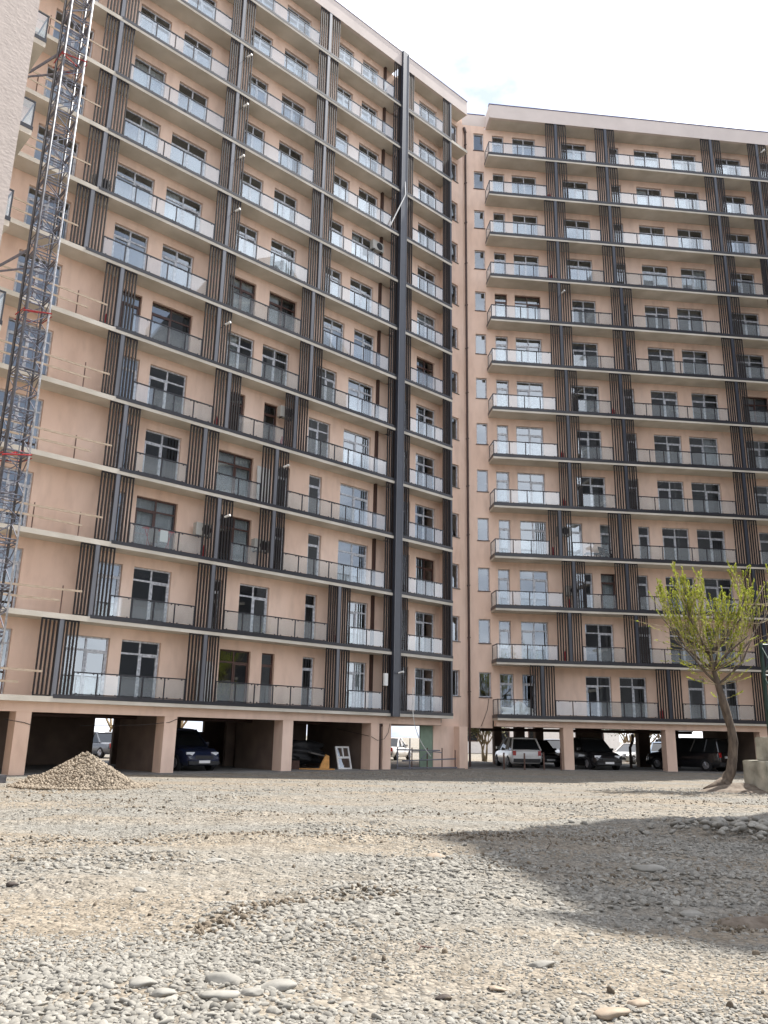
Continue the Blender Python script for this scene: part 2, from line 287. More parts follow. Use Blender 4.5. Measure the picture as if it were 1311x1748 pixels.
LW = {1: [(12.2, 14.0), (14.5, 16.2), (19.0, 20.6), (21.2, 21.9), (23.5, 24.2), (26.2, 27.5), (29.7, 30.4), (30.9, 32.4)], 2: [(13.2, 14.2), (14.7, 16.4), (18.3, 18.9), (19.8, 21.4), (23.5, 24.2), (26.1, 27.5), (29.7, 30.4), (30.9, 32.4)],
 3: [(13.4, 14.0), (14.5, 16.4), (18.5, 20.2), (21.5, 22.1), (23.5, 24.3), (25.4, 27.4), (29.7, 30.4), (30.9, 32.4)], 4: [(13.4, 14.0), (14.6, 16.3), (18.2, 20.1), (21.5, 22.2), (23.4, 24.2), (25.4, 27.4), (29.7, 30.4), (30.8, 32.4)],
 5: [(13.2, 14.0), (14.5, 16.3), (18.6, 19.4), (20.5, 21.3), (23.2, 24.6), (25.5, 27.4), (29.7, 30.3), (30.8, 32.4)], 6: [(12.9, 13.8), (14.3, 16.3), (18.2, 19.7), (20.2, 21.8), (23.6, 24.9), (25.7, 27.5), (29.7, 30.3), (30.8, 32.4)],
 7: [(12.2, 13.8), (14.5, 16.1), (18.0, 19.6), (20.4, 22.1), (23.8, 25.3), (26.0, 27.5), (30.8, 32.3)], 8: [(12.0, 13.8), (14.4, 16.3), (18.2, 19.5), (20.3, 21.9), (23.8, 25.0), (25.6, 27.3), (30.8, 32.4)],
 9: [(12.0, 13.8), (14.4, 16.3), (18.2, 19.6), (20.3, 21.8), (23.9, 25.0), (25.6, 27.4), (30.8, 32.4)], 10: [(12.2, 13.8), (14.5, 16.1), (18.2, 19.5), (20.4, 22.0), (24.1, 25.3), (26.0, 27.5), (30.8, 32.4)],
 11: [(12.2, 13.8), (14.5, 16.1), (18.2, 19.5), (20.4, 22.0), (24.1, 25.1), (25.9, 27.5), (30.8, 32.4)], 12: [(12.2, 13.8), (14.5, 16.1), (18.2, 19.6), (20.4, 22.1), (24.1, 25.3), (26.0, 27.3), (30.8, 32.4)],
 13: [(12.2, 13.8), (14.5, 16.1), (18.2, 19.6), (20.4, 22.1), (24.1, 25.3), (26.0, 27.3), (30.8, 32.4)]}
RW = {13: [(11.8, 12.6), (13.2, 14.8), (16.6, 18.4), (20.0, 20.7), (21.8, 23.6), (24.5, 26.3), (27.7, 29.6), (31.0, 32.3)]}
for k in (12, 11, 10, 7): RW[k] = [(11.8, 12.6), (13.1, 14.8), (16.6, 18.4), (20.0, 20.7), (21.8, 23.6), (24.5, 26.3), (27.9, 29.7), (31.0, 32.3)]
RW[9] = [(11.8, 12.6), (13.1, 14.8), (16.9, 18.5), (20.1, 20.7), (21.8, 23.5), (24.0, 25.8), (27.8, 29.7), (31.0, 32.3)]
RW[8] = [(11.8, 12.6), (13.1, 14.8), (16.8, 18.5), (20.1, 20.7), (21.8, 23.6), (24.1, 25.9), (27.8, 29.7), (31.0, 32.3)]
RW[6] = [(11.8, 12.5), (13.0, 14.7), (16.8, 18.4), (20.0, 20.7), (21.8, 23.6), (24.1, 26.0), (27.9, 29.7), (31.0, 32.3)]
RW[5] = [(11.7, 12.5), (13.0, 14.7), (16.7, 18.5), (19.9, 20.6), (21.8, 23.5), (24.0, 25.9), (28.1, 30.0), (31.0, 32.3)]
RW[4] = [(11.8, 12.5), (13.1, 14.7), (15.9, 16.9), (18.0, 18.7), (20.4, 21.1), (21.9, 23.6), (24.1, 25.9), (28.1, 30.0), (31.0, 32.3)]
RW[3] = [(11.7, 12.4), (13.0, 14.7), (16.4, 17.4), (17.9, 18.8), (20.1, 20.8), (21.9, 23.7), (24.3, 26.1), (28.1, 30.0), (31.0, 32.3)]
RW[2] = [(11.7, 12.4), (13.0, 14.6), (16.8, 18.5), (20.0, 20.8), (21.9, 23.6), (24.2, 25.9), (28.1, 30.0), (31.0, 32.3)]
RW[1] = [(11.7, 12.5), (13.0, 13.8), (16.7, 18.2), (18.7, 20.3), (22.8, 23.8), (24.5, 25.8), (28.1, 30.0), (31.0, 32.3)]
BROWN = {('L', 6, 14.3), ('L', 5, 18.6), ('L', 5, 20.5), ('L', 4, 18.2), ('L', 3, 14.5), ('L', 3, 18.5), ('L', 7, 20.4), ('L', 6, 12.9), ('L', 7, 18.0), ('L', 1, 19.0), ('L', 1, 21.2), ('L', 3, 30.9), ('L', 7, 30.8), ('R', 3, 17.9), ('R', 9, 11.8), ('R', 9, 13.1), ('R', 7, 27.9)}
CURT = {('L', 4, 18.2): 'full', ('L', 3, 14.5): 'full', ('L', 3, 18.5): 'right', ('R', 3, 17.9): 'full', ('R', 4, 15.9): 'full', ('R', 4, 18.0): 'full', ('L', 7, 18.0): 'full', ('L', 7, 20.4): 'left', ('L', 6, 18.2): 'left', ('L', 8, 20.3): 'right', ('L', 9, 25.6): 'left',
        ('L', 8, 30.8): 'full', ('R', 10, 24.5): 'right', ('L', 10, 12.2): 'full', ('L', 11, 18.2): 'left', ('R', 12, 21.8): 'left', ('L', 1, 26.2): 'full', ('L', 9, 12.0): 'right', ('L', 12, 20.4): 'full', ('L', 8, 14.4): 'left', ('R', 6, 24.1): 'right'}

slat_mesh = MB().box(-0.031, 0.031, -0.03, 0.03, 0, 2.68).mesh('slat', 'slat')
def window(root, side, k, s0, s1, S0, wally, zb, zt, leaf):
    """frame mesh is the part; its panes are the sub-parts"""
    w_ = s1 - s0; h = zt - zb; fw = 0.062; y0, y1 = wally + 0.13, wally + 0.20
    brown = (side, k, s0) in BROWN; fm = 'brown_frame' if brown else 'white_frame'
    b = MB(); x0, x1 = -w_ / 2, w_ / 2
    b.box(x0, x1, y0, y1, 0, fw); b.box(x0, x1, y0, y1, h - fw, h); b.box(x0, x0 + fw, y0, y1, fw, h - fw); b.box(x1 - fw, x1, y0, y1, fw, h - fw)
    panes = []
    if h > 1.7:
        tz = h - 0.56; b.box(x0 + fw, x1 - fw, y0 + .002, y1 - .002, tz, tz + 0.07)
        if w_ > 1.15:
            b.box(-0.035, 0.035, y0 + .004, y1 - .004, fw, tz); b.box(-0.035, 0.035, y0 + .004, y1 - .004, tz + 0.07, h - fw)
            lx0, lx1 = ((x0 + fw, -0.035) if leaf else (0.035, x1 - fw)); q = 0.06
            b.box(lx0, lx0 + q, y0 - .012, y1 - .01, fw, tz); b.box(lx1 - q, lx1, y0 - .012, y1 - .01, fw, tz); b.box(lx0 + q, lx1 - q, y0 - .012, y1 - .01, tz - q, tz); b.box(lx0 + q, lx1 - q, y0 - .012, y1 - .01, fw, fw + q)
            panes += [('transom_pane', x0 + fw, -0.035, tz + 0.07, h - fw), ('transom_pane', 0.035, x1 - fw, tz + 0.07, h - fw), ('pane', x0 + fw, -0.035, fw, tz), ('pane', 0.035, x1 - fw, fw, tz)]
        else:
            q = 0.055; lx0, lx1 = x0 + fw, x1 - fw
            b.box(lx0, lx0 + q, y0 - .012, y1 - .01, fw, tz); b.box(lx1 - q, lx1, y0 - .012, y1 - .01, fw, tz); b.box(lx0 + q, lx1 - q, y0 - .012, y1 - .01, tz - q, tz)
            panes += [('transom_pane', lx0, lx1, tz + 0.07, h - fw), ('pane', lx0, lx1, fw, tz)]
    else: panes += [('pane', x0 + fw, x1 - fw, fw, h - fw)]
    cx = (s0 + s1) / 2 - S0
    key = ('win', fm, round(w_, 2), round(h, 2), leaf, wally)
    if key not in _cache: _cache[key] = b.mesh('window', fm)
    o = add('window', _cache[key], root, (cx, 0, zb))
    for n, a, c, e, f in panes:
        kk = ('pane', round(c - a, 3), round(f - e, 3))
        if kk not in _cache: _cache[kk] = MB().box(-(c - a) / 2, (c - a) / 2, -0.006, 0.006, 0, f - e).mesh('pane', 'window_glass')
        p = add(n, _cache[kk], o, ((a + c) / 2, (y0 + y1) / 2, e)); p.rotation_euler = (random.uniform(-.006, .006), 0, random.uniform(-.006, .006))
    cu = CURT.get((side, k, s0))
    if cu:
        a, c = {'full': (s0 + .03, s1 - .03), 'left': (s0 + .03, s0 + w_ * 0.46), 'right': (s0 + w_ * 0.56, s1 - .03)}[cu]
        cm = MB(); n = max(6, int((c - a) / 0.07)); ny_ = len(cm.v)
        for i in range(n + 1):
            x = a + (c - a) * i / n - S0; yy = wally + 0.34 + 0.035 * math.sin(i * 2.1 + k) + 0.012 * math.sin(i * 5.3)
            cm.v += [(x, yy, zb + 0.05), (x, yy, zt - 0.02)]
        for i in range(n): q = 2 * i; cm.f.append((q, q + 2, q + 3, q + 1))
        cm.build('curtain', 'curtain', root, smooth=True)

def railing(root, s0, s1, S0, k, n=None, ret=False):
    L_ = s1 - s0
    if L_ < 0.4: return
    if n is None: n = max(1, round(L_ / 0.95))
    z0 = zs(k) + 0.1; b = MB(); x0, x1 = s0 - S0, s1 - S0
    b.box(x0, x1, 0.03, 0.085, 0.89, 0.935); b.box(x0, x1, 0.035, 0.075, 0.09, 0.125)
    st = L_ / n
    for i in range(n + 1):
        x = x0 + st * i; x = min(max(x, x0 + .016), x1 - .016)
        b.box(x - 0.021, x + 0.021, 0.036, 0.074, 0.0, 0.89)
        for c in (x - 0.16, x + 0.16):
            if x0 + .05 < c < x1 - .05: b.box(c - .022, c + .022, 0.037, 0.08, 0.852, 0.89); b.box(c - .022, c + .022, 0.037, 0.08, 0.126, 0.16)
    if ret:
        b.box(x0, x0 + .035, 0.086, DR, 0.89, 0.935); b.box(x0, x0 + .03, 0.081, DR, 0.10, 0.125); b.box(x0, x0 + .034, DR - .06, DR - .02, 0.126, 0.889)
    o = b.build('railing', 'black_metal', root, (0, 0, z0))
    for i in range(n):
        a = st * i + 0.035; wd = st - 0.07
        p = cbox('glass_panel', 'rail_glass', wd, 0.008, 0.73, o, (x0 + a + wd / 2, 0.055, 0.145)); p.rotation_euler = (random.uniform(-.008, .008), 0, random.uniform(-.01, .01))
    if ret:
        p = cbox('glass_panel', 'rail_glass', 0.008, DR - 0.2, 0.73, o, (x0 + .015, DR / 2 + .03, 0.145))
slat_budget = {'L': 0, 'R': 0}; slat_rest = {'L': MB(), 'R': MB()}
def screen(root, side, s0, s1, S0, k, n=5):
    z0 = zs(k) + 0.1; L_ = s1 - s0
    key = ('scr', round(L_, 2))
    if key not in _cache:
        f = MB(); f.box(-L_ / 2, L_ / 2, -0.025, 0.025, 0, 0.05); f.box(-L_ / 2, L_ / 2, -0.025, 0.025, 2.74, 2.795)
        for q in (-1, 1): x = q * (L_ / 2 - .027); f.box(x - .027, x + .027, -.028, .028, 0.05, 2.74)
        _cache[key] = f.mesh('slat_screen', 'slat')
    o = add('slat_screen', _cache[key], root, ((s0 + s1) / 2 - S0, 0.05, z0))
    for i in range(1, n - 1):
        x = -L_ / 2 + 0.027 + (L_ - 0.054) * i / (n - 1)
        if slat_budget[side] < 300:
            slat_budget[side] += 1
            sl_ = add('slat', slat_mesh, o, (x, 0, 0.055)); sl_.rotation_euler = (0, random.uniform(-.004, .004), 0)
        else:
            xx = (s0 + s1) / 2 - S0 + x; slat_rest[side].box(xx - .027, xx + .027, 0.02, 0.08, z0 + 0.055, z0 + 2.735)

def build_wing(root, side, S0, s_lo, s_hi, wall_lo, wall_hi, D, screens, windows, extra):
    zt = zs(NF + 1)
    # slabs
    for k in range(1, NF + 1):
        hi = s_hi + (1.5 if (side == 'L' and k == 13) else 0)
        b = MB(); z = zs(k)
        if side == 'L' and k < 13: b.box(s_lo - S0, 28.36 - S0, 0, 13.0, z - .1, z + .1); b.box(28.87 - S0, hi - S0, 0, D + .1, z - .1, z + .1); b.box(28.36 - S0, wall_hi - S0, D + .1 if False else D + .3, 13.0, z - .098, z + .098)
        elif side == 'L': b.box(s_lo - S0, 28.36 - S0, 0, 13.0, z - .1, z + .1); b.box(28.87 - S0, hi - S0, 0, D + .1, z - .1, z + .1); b.box(28.36 - S0, wall_hi - S0, D + .3, 13.0, z - .098, z + .098)
        else: b.box(s_lo - S0, hi - S0, 0, 13.0, z - .1, z + .1); b.box(wall_lo - S0, s_lo - S0, D + .285, 13.0, z - .098, z + .098)
        o = b.build('balcony_slab', 'slab_concrete', root)
        # dark channel on the slab's front edge
    # wall with openings
    b = MB(); y0, y1 = D, D + 0.28
    for k in range(1, NF + 1):
        z0, z1_ = zs(k) + .1, zs(k + 1) - .1
        if k == 1: z0 = zs(1) + .1
        ops = sorted(windows[k] + extra(k), key=lambda t: t[0])
        cur = wall_lo
        for op in ops:
            a, c = op[0], op[1]; zb, zt_ = (z0, zs(k) + 2.47) if len(op) == 2 else (zs(k) + op[2], zs(k) + op[3])
            if a > cur: b.box(cur - S0, a - S0, y0, y1, z0, z1_)
            b.box(a - S0, c - S0, y0, y1, zt_, z1_)
            if zb > z0 + .01: b.box(a - S0, c - S0, y0, y1, z0, zb)
            window(root, side, k, a, c, S0, D, zb, zt_, random.random() < 0.5)
            if len(op) == 4: b_s = MB().box(-(c - a) / 2 - .04, (c - a) / 2 + .04, D - .05, D + .13, -.04, 0).build('window_sill', 'pipe' if side == 'R' else 'dark_concrete', root, ((a + c) / 2 - S0, 0, zb))
            cur = c
        b.box(cur - S0, wall_hi - S0, y0, y1, z0, z1_)
    # strips of wall beyond the slab ends, at slab height
    for k in range(1, NF + 2):
        z = zs(k)
        if side == 'R': b.box(wall_lo - S0, s_lo - S0, y0, y1, z - .1, z + .1)
        else: b.box((s_hi if k < 13 else s_hi + 1.5) - S0, wall_hi - S0, y0, y1, z - .1, z + .1)
    b.build('wall', 'stucco', root)
    # unlit rooms behind
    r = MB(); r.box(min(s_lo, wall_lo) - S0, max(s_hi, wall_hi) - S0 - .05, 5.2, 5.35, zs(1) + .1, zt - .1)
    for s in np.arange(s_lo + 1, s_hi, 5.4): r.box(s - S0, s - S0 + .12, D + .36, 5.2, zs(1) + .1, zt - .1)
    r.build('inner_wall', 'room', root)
    MB().box(min(wall_lo, s_lo) - S0, max(wall_hi, s_hi) - S0, 13.0, 13.3, zs(1) - .1, zt + 1).build('rear_wall', 'stucco', root)
    e = MB(); e.box(wall_lo - S0 - .25, wall_lo - S0, D + (.28 if side == 'L' else .05), 13.0, zs(1) - .45, zt + .9); e.box(wall_hi - S0, wall_hi - S0 + .2, D + .28, 13.0, zs(1) - .45, zt + .9); e.build('end_wall', 'stucco', root)
    # screens, posts, railings
    for k in range(1, NF + 1):
        z0 = zs(k) + .1; gaps = []; cur = None
        if side == 'L':
            for (a, p, c) in screens[k]:
                screen(root, 'L', a, p - .09, S0, k); screen(root, 'L', p + .09, c, S0, k)
                cbox('post', 'post', 0.16, 0.14, 2.8, root, (p - S0, 0.075, z0))  # lighter post metal: the left wing's sunlight is put into its colour
            screen(root, 'L', 27.82, 28.34, S0, k, 4); screen(root, 'L', 28.89, 29.48, S0, k, 5); screen(root, 'L', 32.13, 32.72, S0, k, 5)
            cbox('post', 'joint', 0.13, 0.16, 2.8, root, (32.80 - S0, 0.09, z0))
            sc = screens[k]; edges = [sc[0][2], sc[1][0], sc[1][2], sc[2][0], sc[2][2], 27.82, 29.48, 32.13]
            ns = [None, None, None, 4 if k > 2 else 3]
            for i in range(4): railing(root, edges[2 * i], edges[2 * i + 1], S0, k, ns[i])
        else:
            for (a, p, c) in screens[k]:
                screen(root, 'R', a, p - .09, S0, k); screen(root, 'R', p + .09, c, S0, k)
                cbox('post', 'joint', 0.16, 0.14, 2.8, root, (p - S0, 0.075, z0))  # darker material than the left posts: this wing's shade put into the colour
            sc = screens[k]; railing(root, s_lo + .03, sc[0][0], S0, k, None, True)
            for i in range(len(sc) - 1): railing(root, sc[i][2], sc[i + 1][0], S0, k)
            railing(root, sc[-1][2], s_hi, S0, k)
        # kick plate along the front edge
        kb = MB()
        if side == 'L': kb.box(screens[k][0][1] - S0, 28.36 - S0, -.012, .02, z0 - .06, z0 + .08); kb.box(28.87 - S0, 32.88 - S0, -.012, .02, z0 - .06, z0 + .08)
        else: kb.box(s_lo - S0, s_hi - S0, -.012, .02, z0 - .085, z0 + .085); kb.box(s_lo - .012 - S0, s_lo + .01 - S0, .021, D, z0 - .085, z0 + .085)
        kb.build('kick_plate', 'black_metal', root)
    o = slat_rest[side].build('slat', 'slat', root); o['kind'] = 'stuff'

S_LO_L, S_HI_L, WALL_HI_L = 1.0, 32.88, 34.88
build_wing(WL, 'L', SL0, S_LO_L, S_HI_L, S_LO_L, WALL_HI_L, DL, LS, LW, lambda k: [(8.5, 10.25), (3.6, 5.4), (33.6, 34.4, 1.15, 2.56)])
S_LO_R, S_HI_R, WALL_LO_R = 11.25, 34.0, 9.74
build_wing(WR, 'R', SR0, S_LO_R, S_HI_R, WALL_LO_R, S_HI_R, DR, RS, RW, lambda k: [(10.52, 11.2, 1.15, 2.52)])

# roofs: parapet fascia, flashing, soffit slab
zt = zs(14)
b = MB(); b.box(1 - SL0, 28.36 - SL0, 0, .2, zt - .1, zt + .94); b.box(28.87 - SL0, 34.38 - SL0, 0, .2, zt - .1, zt + .94); b.build('parapet', 'parapet', WL)
b = MB(); b.box(1 - SL0, 28.36 - SL0, .2, 13, zt - .1, zt + .1); b.box(28.87 - SL0, 34.38 - SL0, .2, DL + .1, zt - .1, zt + .1); b.box(28.36 - SL0, WALL_HI_L - SL0, DL + .3, 13, zt - .098, zt + .098); b.build('roof_slab', 'slab_concrete', WL)
b = MB(); b.box(1 - SL0, 28.34 - SL0, -.03, .24, zt + .945, zt + .99); b.box(28.89 - SL0, 34.41 - SL0, -.03, .24, zt + .945, zt + .99); b.build('roof_flashing', 'flashing', WL)
MB().box(28.37 - SL0, 28.86 - SL0, -.14, .26, zs(1) - .12, zt + 1.0).build('joint_column', 'joint', WL)
b = MB(); b.box(28.375 - SL0, 28.405 - SL0, -.16, -.141, zs(1) - .1, zt + .96); b.box(28.825 - SL0, 28.855 - SL0, -.16, -.141, zs(1) - .1, zt + .96); b.build('joint_trim', 'post', WL)
MB().box(32.76 - SL0, 32.88 - SL0, .17, DL, zs(1) + .1, zs(13) - .1).build('side_wall', 'stucco', WL)
b = MB()
for k in range(1, 14): b.box(27.66 - SL0, 27.8 - SL0, DL - .16, DL - .02, zs(k) + .1, zs(k + 1) - .1)
b.build('drain_pipe', 'pipe', WL)
b = MB(); b.box(S_LO_R + .1 - SR0, S_HI_R - SR0, 0, .2, zt - .1, zt + .94); b.box(S_LO_R + .1 - SR0, S_LO_R + .3 - SR0, .2, DR + .1, zt - .1, zt + .94); b.box(WALL_LO_R - SR0, S_LO_R + .1 - SR0, DR, DR + .2, zt + .1, zt + 1.0); b.build('parapet', 'parapet', WR)
b = MB(); b.box(S_LO_R + .3 - SR0, S_HI_R - SR0, .2, 13, zt - .1, zt + .1); b.box(WALL_LO_R - SR0, S_LO_R + .3 - SR0, DR + .285, 13, zt - .098, zt + .098); b.build('roof_slab', 'slab_concrete', WR)
b = MB(); b.box(S_LO_R + .07 - SR0, S_HI_R - SR0, -.03, .24, zt + .945, zt + .99); b.box(WALL_LO_R - SR0, S_LO_R + .07 - SR0, DR - .03, DR + .24, zt + 1.005, zt + 1.05); b.build('roof_flashing', 'flashing', WR)
b = MB(); b.tube([(9.93 - SR0, DR - .1, 0.05), (9.93 - SR0, DR - .1, zt - .6)], .065, 10); b.tube([(9.93 - SR0, DR - .1, zt - .6), (9.86 - SR0, DR - .05, zt - .2)], .1, 8)
for k in range(1, 14): b.box(9.85 - SR0, 10.01 - SR0, DR - .18, DR, zs(k) + 1.4, zs(k) + 1.45)
b.build('downpipe', 'pipe', WR)
# wall skirts at the corner, ground floor beams and pillars
b = MB(); b.box(32.88 - SL0, WALL_HI_L - SL0, DL, DL + .28, 2.16, zs(1) - .1); b.build('wall_skirt', 'stucco', WL)
b = MB(); b.box(WALL_LO_R - SR0, S_LO_R - SR0, DR, DR + .28, 2.12, zs(1) - .1); b.build('wall_skirt', 'stucco', WR)
MB().box(S_LO_L - SL0, 32.25 - SL0, .30, .85, 2.18, zs(1) - .1).build('beam', 'stucco', WL)
MB().box(S_LO_R - SR0, S_HI_R - SR0, .30, .85, 2.22, zs(1) - .1).build('beam', 'stucco', WR)
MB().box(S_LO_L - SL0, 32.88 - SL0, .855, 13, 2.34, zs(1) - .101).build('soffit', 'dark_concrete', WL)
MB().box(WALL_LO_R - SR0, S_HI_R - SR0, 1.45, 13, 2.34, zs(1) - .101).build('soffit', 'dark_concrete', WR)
def pillar(root, s0, s1, S0, y0, y1, h=2.18, m='stucco'):
    bm_ = MB().box(s0 - S0, s1 - S0, y0, y1, -0.1, h); return bm_.build('pillar', m, root)
for s0, s1 in ((4.9, 5.45), (10.58, 11.12), (16.35, 16.91), (22.14, 22.7), (27.37, 27.92), (28.17, 28.71)): pillar(WL, s0, s1, SL0, .32, 1.0)
pillar(WL, 33.75, 34.4, SL0, .35, 1.15, 2.16)
for s0, s1 in ((15.0, 15.56), (20.86, 21.42), (26.4, 26.96), (32.2, 32.76)): pillar(WR, s0, s1, SR0, .32, .95, 2.22)
for s0, s1, y in ((11.4, 11.95, 5.0), (17.3, 17.8, 5.0), (23.0, 23.5, 5.0), (12.6, 13.1, 9.5), (19.6, 20.1, 9.3), (24.6, 25.1, 9.5)): pillar(WL, s0, s1, SL0, y, y + .5, 2.34, 'shade_plaster')
for s0, s1, y in ((12.92, 13.4, 7.6), (14.3, 14.9, 7.6), (16.3, 16.85, 10.0), (22.3, 23.05, 7.4), (24.3, 25.0, 7.4), (27.0, 27.7, 7.6), (28.2, 29.0, 7.0)): pillar(WR, s0, s1, SR0, y, y + .55, 2.34, 'shade_plaster')
# walls of the undercroft
def uw(root, S0, s0, s1, y0, y1, z0, z1_, m='shade_plaster'): MB().box(s0 - S0, s1 - S0, y0, y1, z0, z1_).build('undercroft_wall', m, root)
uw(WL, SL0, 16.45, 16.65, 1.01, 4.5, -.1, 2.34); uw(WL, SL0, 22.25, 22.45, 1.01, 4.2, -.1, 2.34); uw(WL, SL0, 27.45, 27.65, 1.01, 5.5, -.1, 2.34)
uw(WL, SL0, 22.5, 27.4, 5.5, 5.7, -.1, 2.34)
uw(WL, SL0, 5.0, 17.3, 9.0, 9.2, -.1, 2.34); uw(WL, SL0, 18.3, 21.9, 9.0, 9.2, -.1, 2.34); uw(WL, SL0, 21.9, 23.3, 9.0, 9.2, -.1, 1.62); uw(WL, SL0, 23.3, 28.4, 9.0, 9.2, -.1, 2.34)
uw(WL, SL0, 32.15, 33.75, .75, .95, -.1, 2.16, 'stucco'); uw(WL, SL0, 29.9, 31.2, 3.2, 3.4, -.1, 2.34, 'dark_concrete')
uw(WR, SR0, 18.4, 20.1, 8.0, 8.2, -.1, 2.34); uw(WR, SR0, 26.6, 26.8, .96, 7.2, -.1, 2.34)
MB().box(31.2 - SL0, 32.14 - SL0, .78, .84, .05, 2.16).build('green_panel', 'green_panel', WL)
b = MB(); b.tube([(28.04 - SL0, .42, -.05), (28.04 - SL0, .42, 2.1)], .075, 10); b.tube([(27.75 - SL0, .42, 2.1), (28.3 - SL0, .42, 2.1)], .07, 8); b.build('drain_pipe', 'pipe', WL)
b = MB(); b.tube([(11.3 - SR0, 4.6, 2.08), (24.5 - SR0, 4.6, 2.14)], .09, 8); b.tube([(20.9 - SR0, 5.0, 2.0), (20.9 - SR0, 5.0, 1.6), (20.7 - SR0, 5.0, 1.2), (20.7 - SR0, 5.0, 0)], .09, 8); b.build('service_pipe', 'pipe', WR)
b = MB(); b.tube([(11.5 - SL0, 3.0, 2.15), (27 - SL0, 3.0, 2.15)], .09, 8); b.build('service_pipe', 'pipe', WL)
# concrete apron under the building
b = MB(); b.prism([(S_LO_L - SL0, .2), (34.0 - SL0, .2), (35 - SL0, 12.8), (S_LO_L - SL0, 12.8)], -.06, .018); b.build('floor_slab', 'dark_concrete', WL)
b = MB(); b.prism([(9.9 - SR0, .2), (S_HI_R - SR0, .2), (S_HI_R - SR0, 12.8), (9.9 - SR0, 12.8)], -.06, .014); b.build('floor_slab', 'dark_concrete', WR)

# temporary guard rails of planks left of the screens
for k in range(1, 12):
    z0 = zs(k) + .1; hi = LS[k][0][0] - .05; lo = 6.3; g = MB(); offs = random.uniform(0, .8)
    ps = [p for p in np.arange(hi - .35 - offs, lo, -1.75)]
    for p in ps: g.box(p - .018 - SL0, p + .018 - SL0, .05, .085, 0, random.uniform(.95, 1.1))
    o = g.build('guard_rail', 'rust', WL, (0, 0, z0))
    for zz in (0.88, 0.46):
        xs = hi + (0.3 if zz > .6 else -.5)
        while xs > lo:
            ln = random.uniform(2.2, 3.2); x0 = max(lo, xs - ln)
            p = MB().box(-(xs - x0) / 2, (xs - x0) / 2, -.015, .012, -.04, .04).build('plank', 'wood', o, ((xs + x0) / 2 - SL0, .03 + random.uniform(-.004, .004), zz)); p.rotation_euler = (0, random.uniform(-.02, .02), 0)
            xs = x0 - .03
print('wings built', len(bpy.data.objects))
#PART2
# ------------------------------------------------------------------ helpers in a wing's own directions
def wl(a, d, s, y, z=0.0): return Vector((s * math.cos(a) - (d + y) * math.sin(a), s * math.sin(a) + (d + y) * math.cos(a), z))
def PL(s, y, z=0.0): return wl(aL, dL, s, y, z)
def PR(s, y, z=0.0): return wl(aR, dR, s, y, z)

# ------------------------------------------------------------------ third block at the left edge
W3 = wing_root('apartment_building', aL, dL, 0.0)
tag(W3, 'block with a rough pale stucco end wall cut off at the top left', 'building')
YF = -10.6
b = MB(); b.box(-14, 4.93, YF, -0.05, 0, 43.2); b.build('wall', 'rough_stucco', W3)
for k in range(2, 13):
    e = 5.56 - (0.2 if k == 5 else 0.0) + (0.05 if k in (8, 3) else 0); y0 = -9.4; y1 = -5.2; z = zs(k)
    MB().box(4.93, e, y0, y1, z - .1, z + .1).build('balcony_slab', 'slab_concrete', W3)
    r = MB(); r.box(4.94, e, y0 + .02, y0 + .06, 1.0, 1.04); r.box(e - .04, e, y0 + .06, y1, 1.0, 1.04); r.box(4.94, e + .01, y0 - .012, y0 + .02, 0.07, .19); r.box(e - .012, e + .02, y0 + .02, y1, .07, .19)
    for yy in np.arange(y0 + .02, y1, 0.98): r.box(e - .04, e - .002, yy, yy + .035, .1, 1.0)
    r.box(4.94, 4.975, y0 + .021, y0 + .058, .1, 1.0)
    o = r.build('railing', 'black_metal', W3, (0, 0, z))
    cbox('glass_panel', 'rail_glass', e - 5.02, 0.008, 0.76, o, ((4.975 + e - .04) / 2, y0 + .04, .22))
    for yy in np.arange(y0 + .07, y1 - .5, 0.98): cbox('glass_panel', 'rail_glass', 0.008, 0.9, 0.76, o, (e - .02, yy + .46, .22))
    f = MB(); f.box(4.932, 4.97, -8.6, -8.52, .1, 2.45); f.box(4.932, 4.97, -6.9, -6.82, .1, 2.45); f.box(4.932, 4.97, -8.52, -6.9, 2.37, 2.45); f.box(4.932, 4.97, -8.52, -6.9, .1, .18); f.box(4.932, 4.965, -7.75, -7.67, .18, 2.37)
    o = f.build('window', 'white_frame', W3, (0, 0, z)); MB().box(4.935, 4.95, -8.52, -7.75, .18, 2.37).build('pane', 'car_glass', o); MB().box(4.935, 4.95, -7.67, -6.9, .18, 2.37).build('pane', 'car_glass', o)

# ------------------------------------------------------------------ neighbouring blocks outside the picture (they shade the gravel and show in the windows)
W4 = empty('apartment_building', (24, 26, 0)); tag(W4, 'dark grey apartment block beyond the right edge that shades the gravel', 'building')
sh = lambda pts: [(x - 24, y - 26) for x, y in pts]
MB().prism(sh([(22.16, 29.94), (23.48, 23.91), (44, 21), (43, 33)]), 0, 42.6).build('wall', 'grey_render', W4)
MB().prism(sh([(23.52, 23.85), (25.18, 22.49), (38, 11.8), (44, 20.9)]), 0, 44.15).build('stair_tower', 'grey_render', W4)
r = MB()
for k in range(1, 14): r.box(-1.6, -1.2, -1.5, 3.2, zs(k) - .1, zs(k) + .1)
r.build('floor_band', 'slab_concrete', W4)
W5 = empty('apartment_building', (-8, -34, 0)); tag(W5, 'dark grey block behind the viewer, seen only as reflections in the glass', 'building')
MB().box(-40, 34, -12, 0, 0, 23).build('wall', 'grey_render', W5)
MB().box(-41, 35, -12.5, .5, 23, 23.5).build('roof', 'dark_concrete', W5)
for k in range(7):
    g = MB()
    for i in range(24): g.box(-39 + i * 3, -37.4 + i * 3, .002, .06, 1.3 + k * 3.1, 2.9 + k * 3.1)
    g.build('window_row', 'white_frame' if k == 9 else 'car_glass', W5)

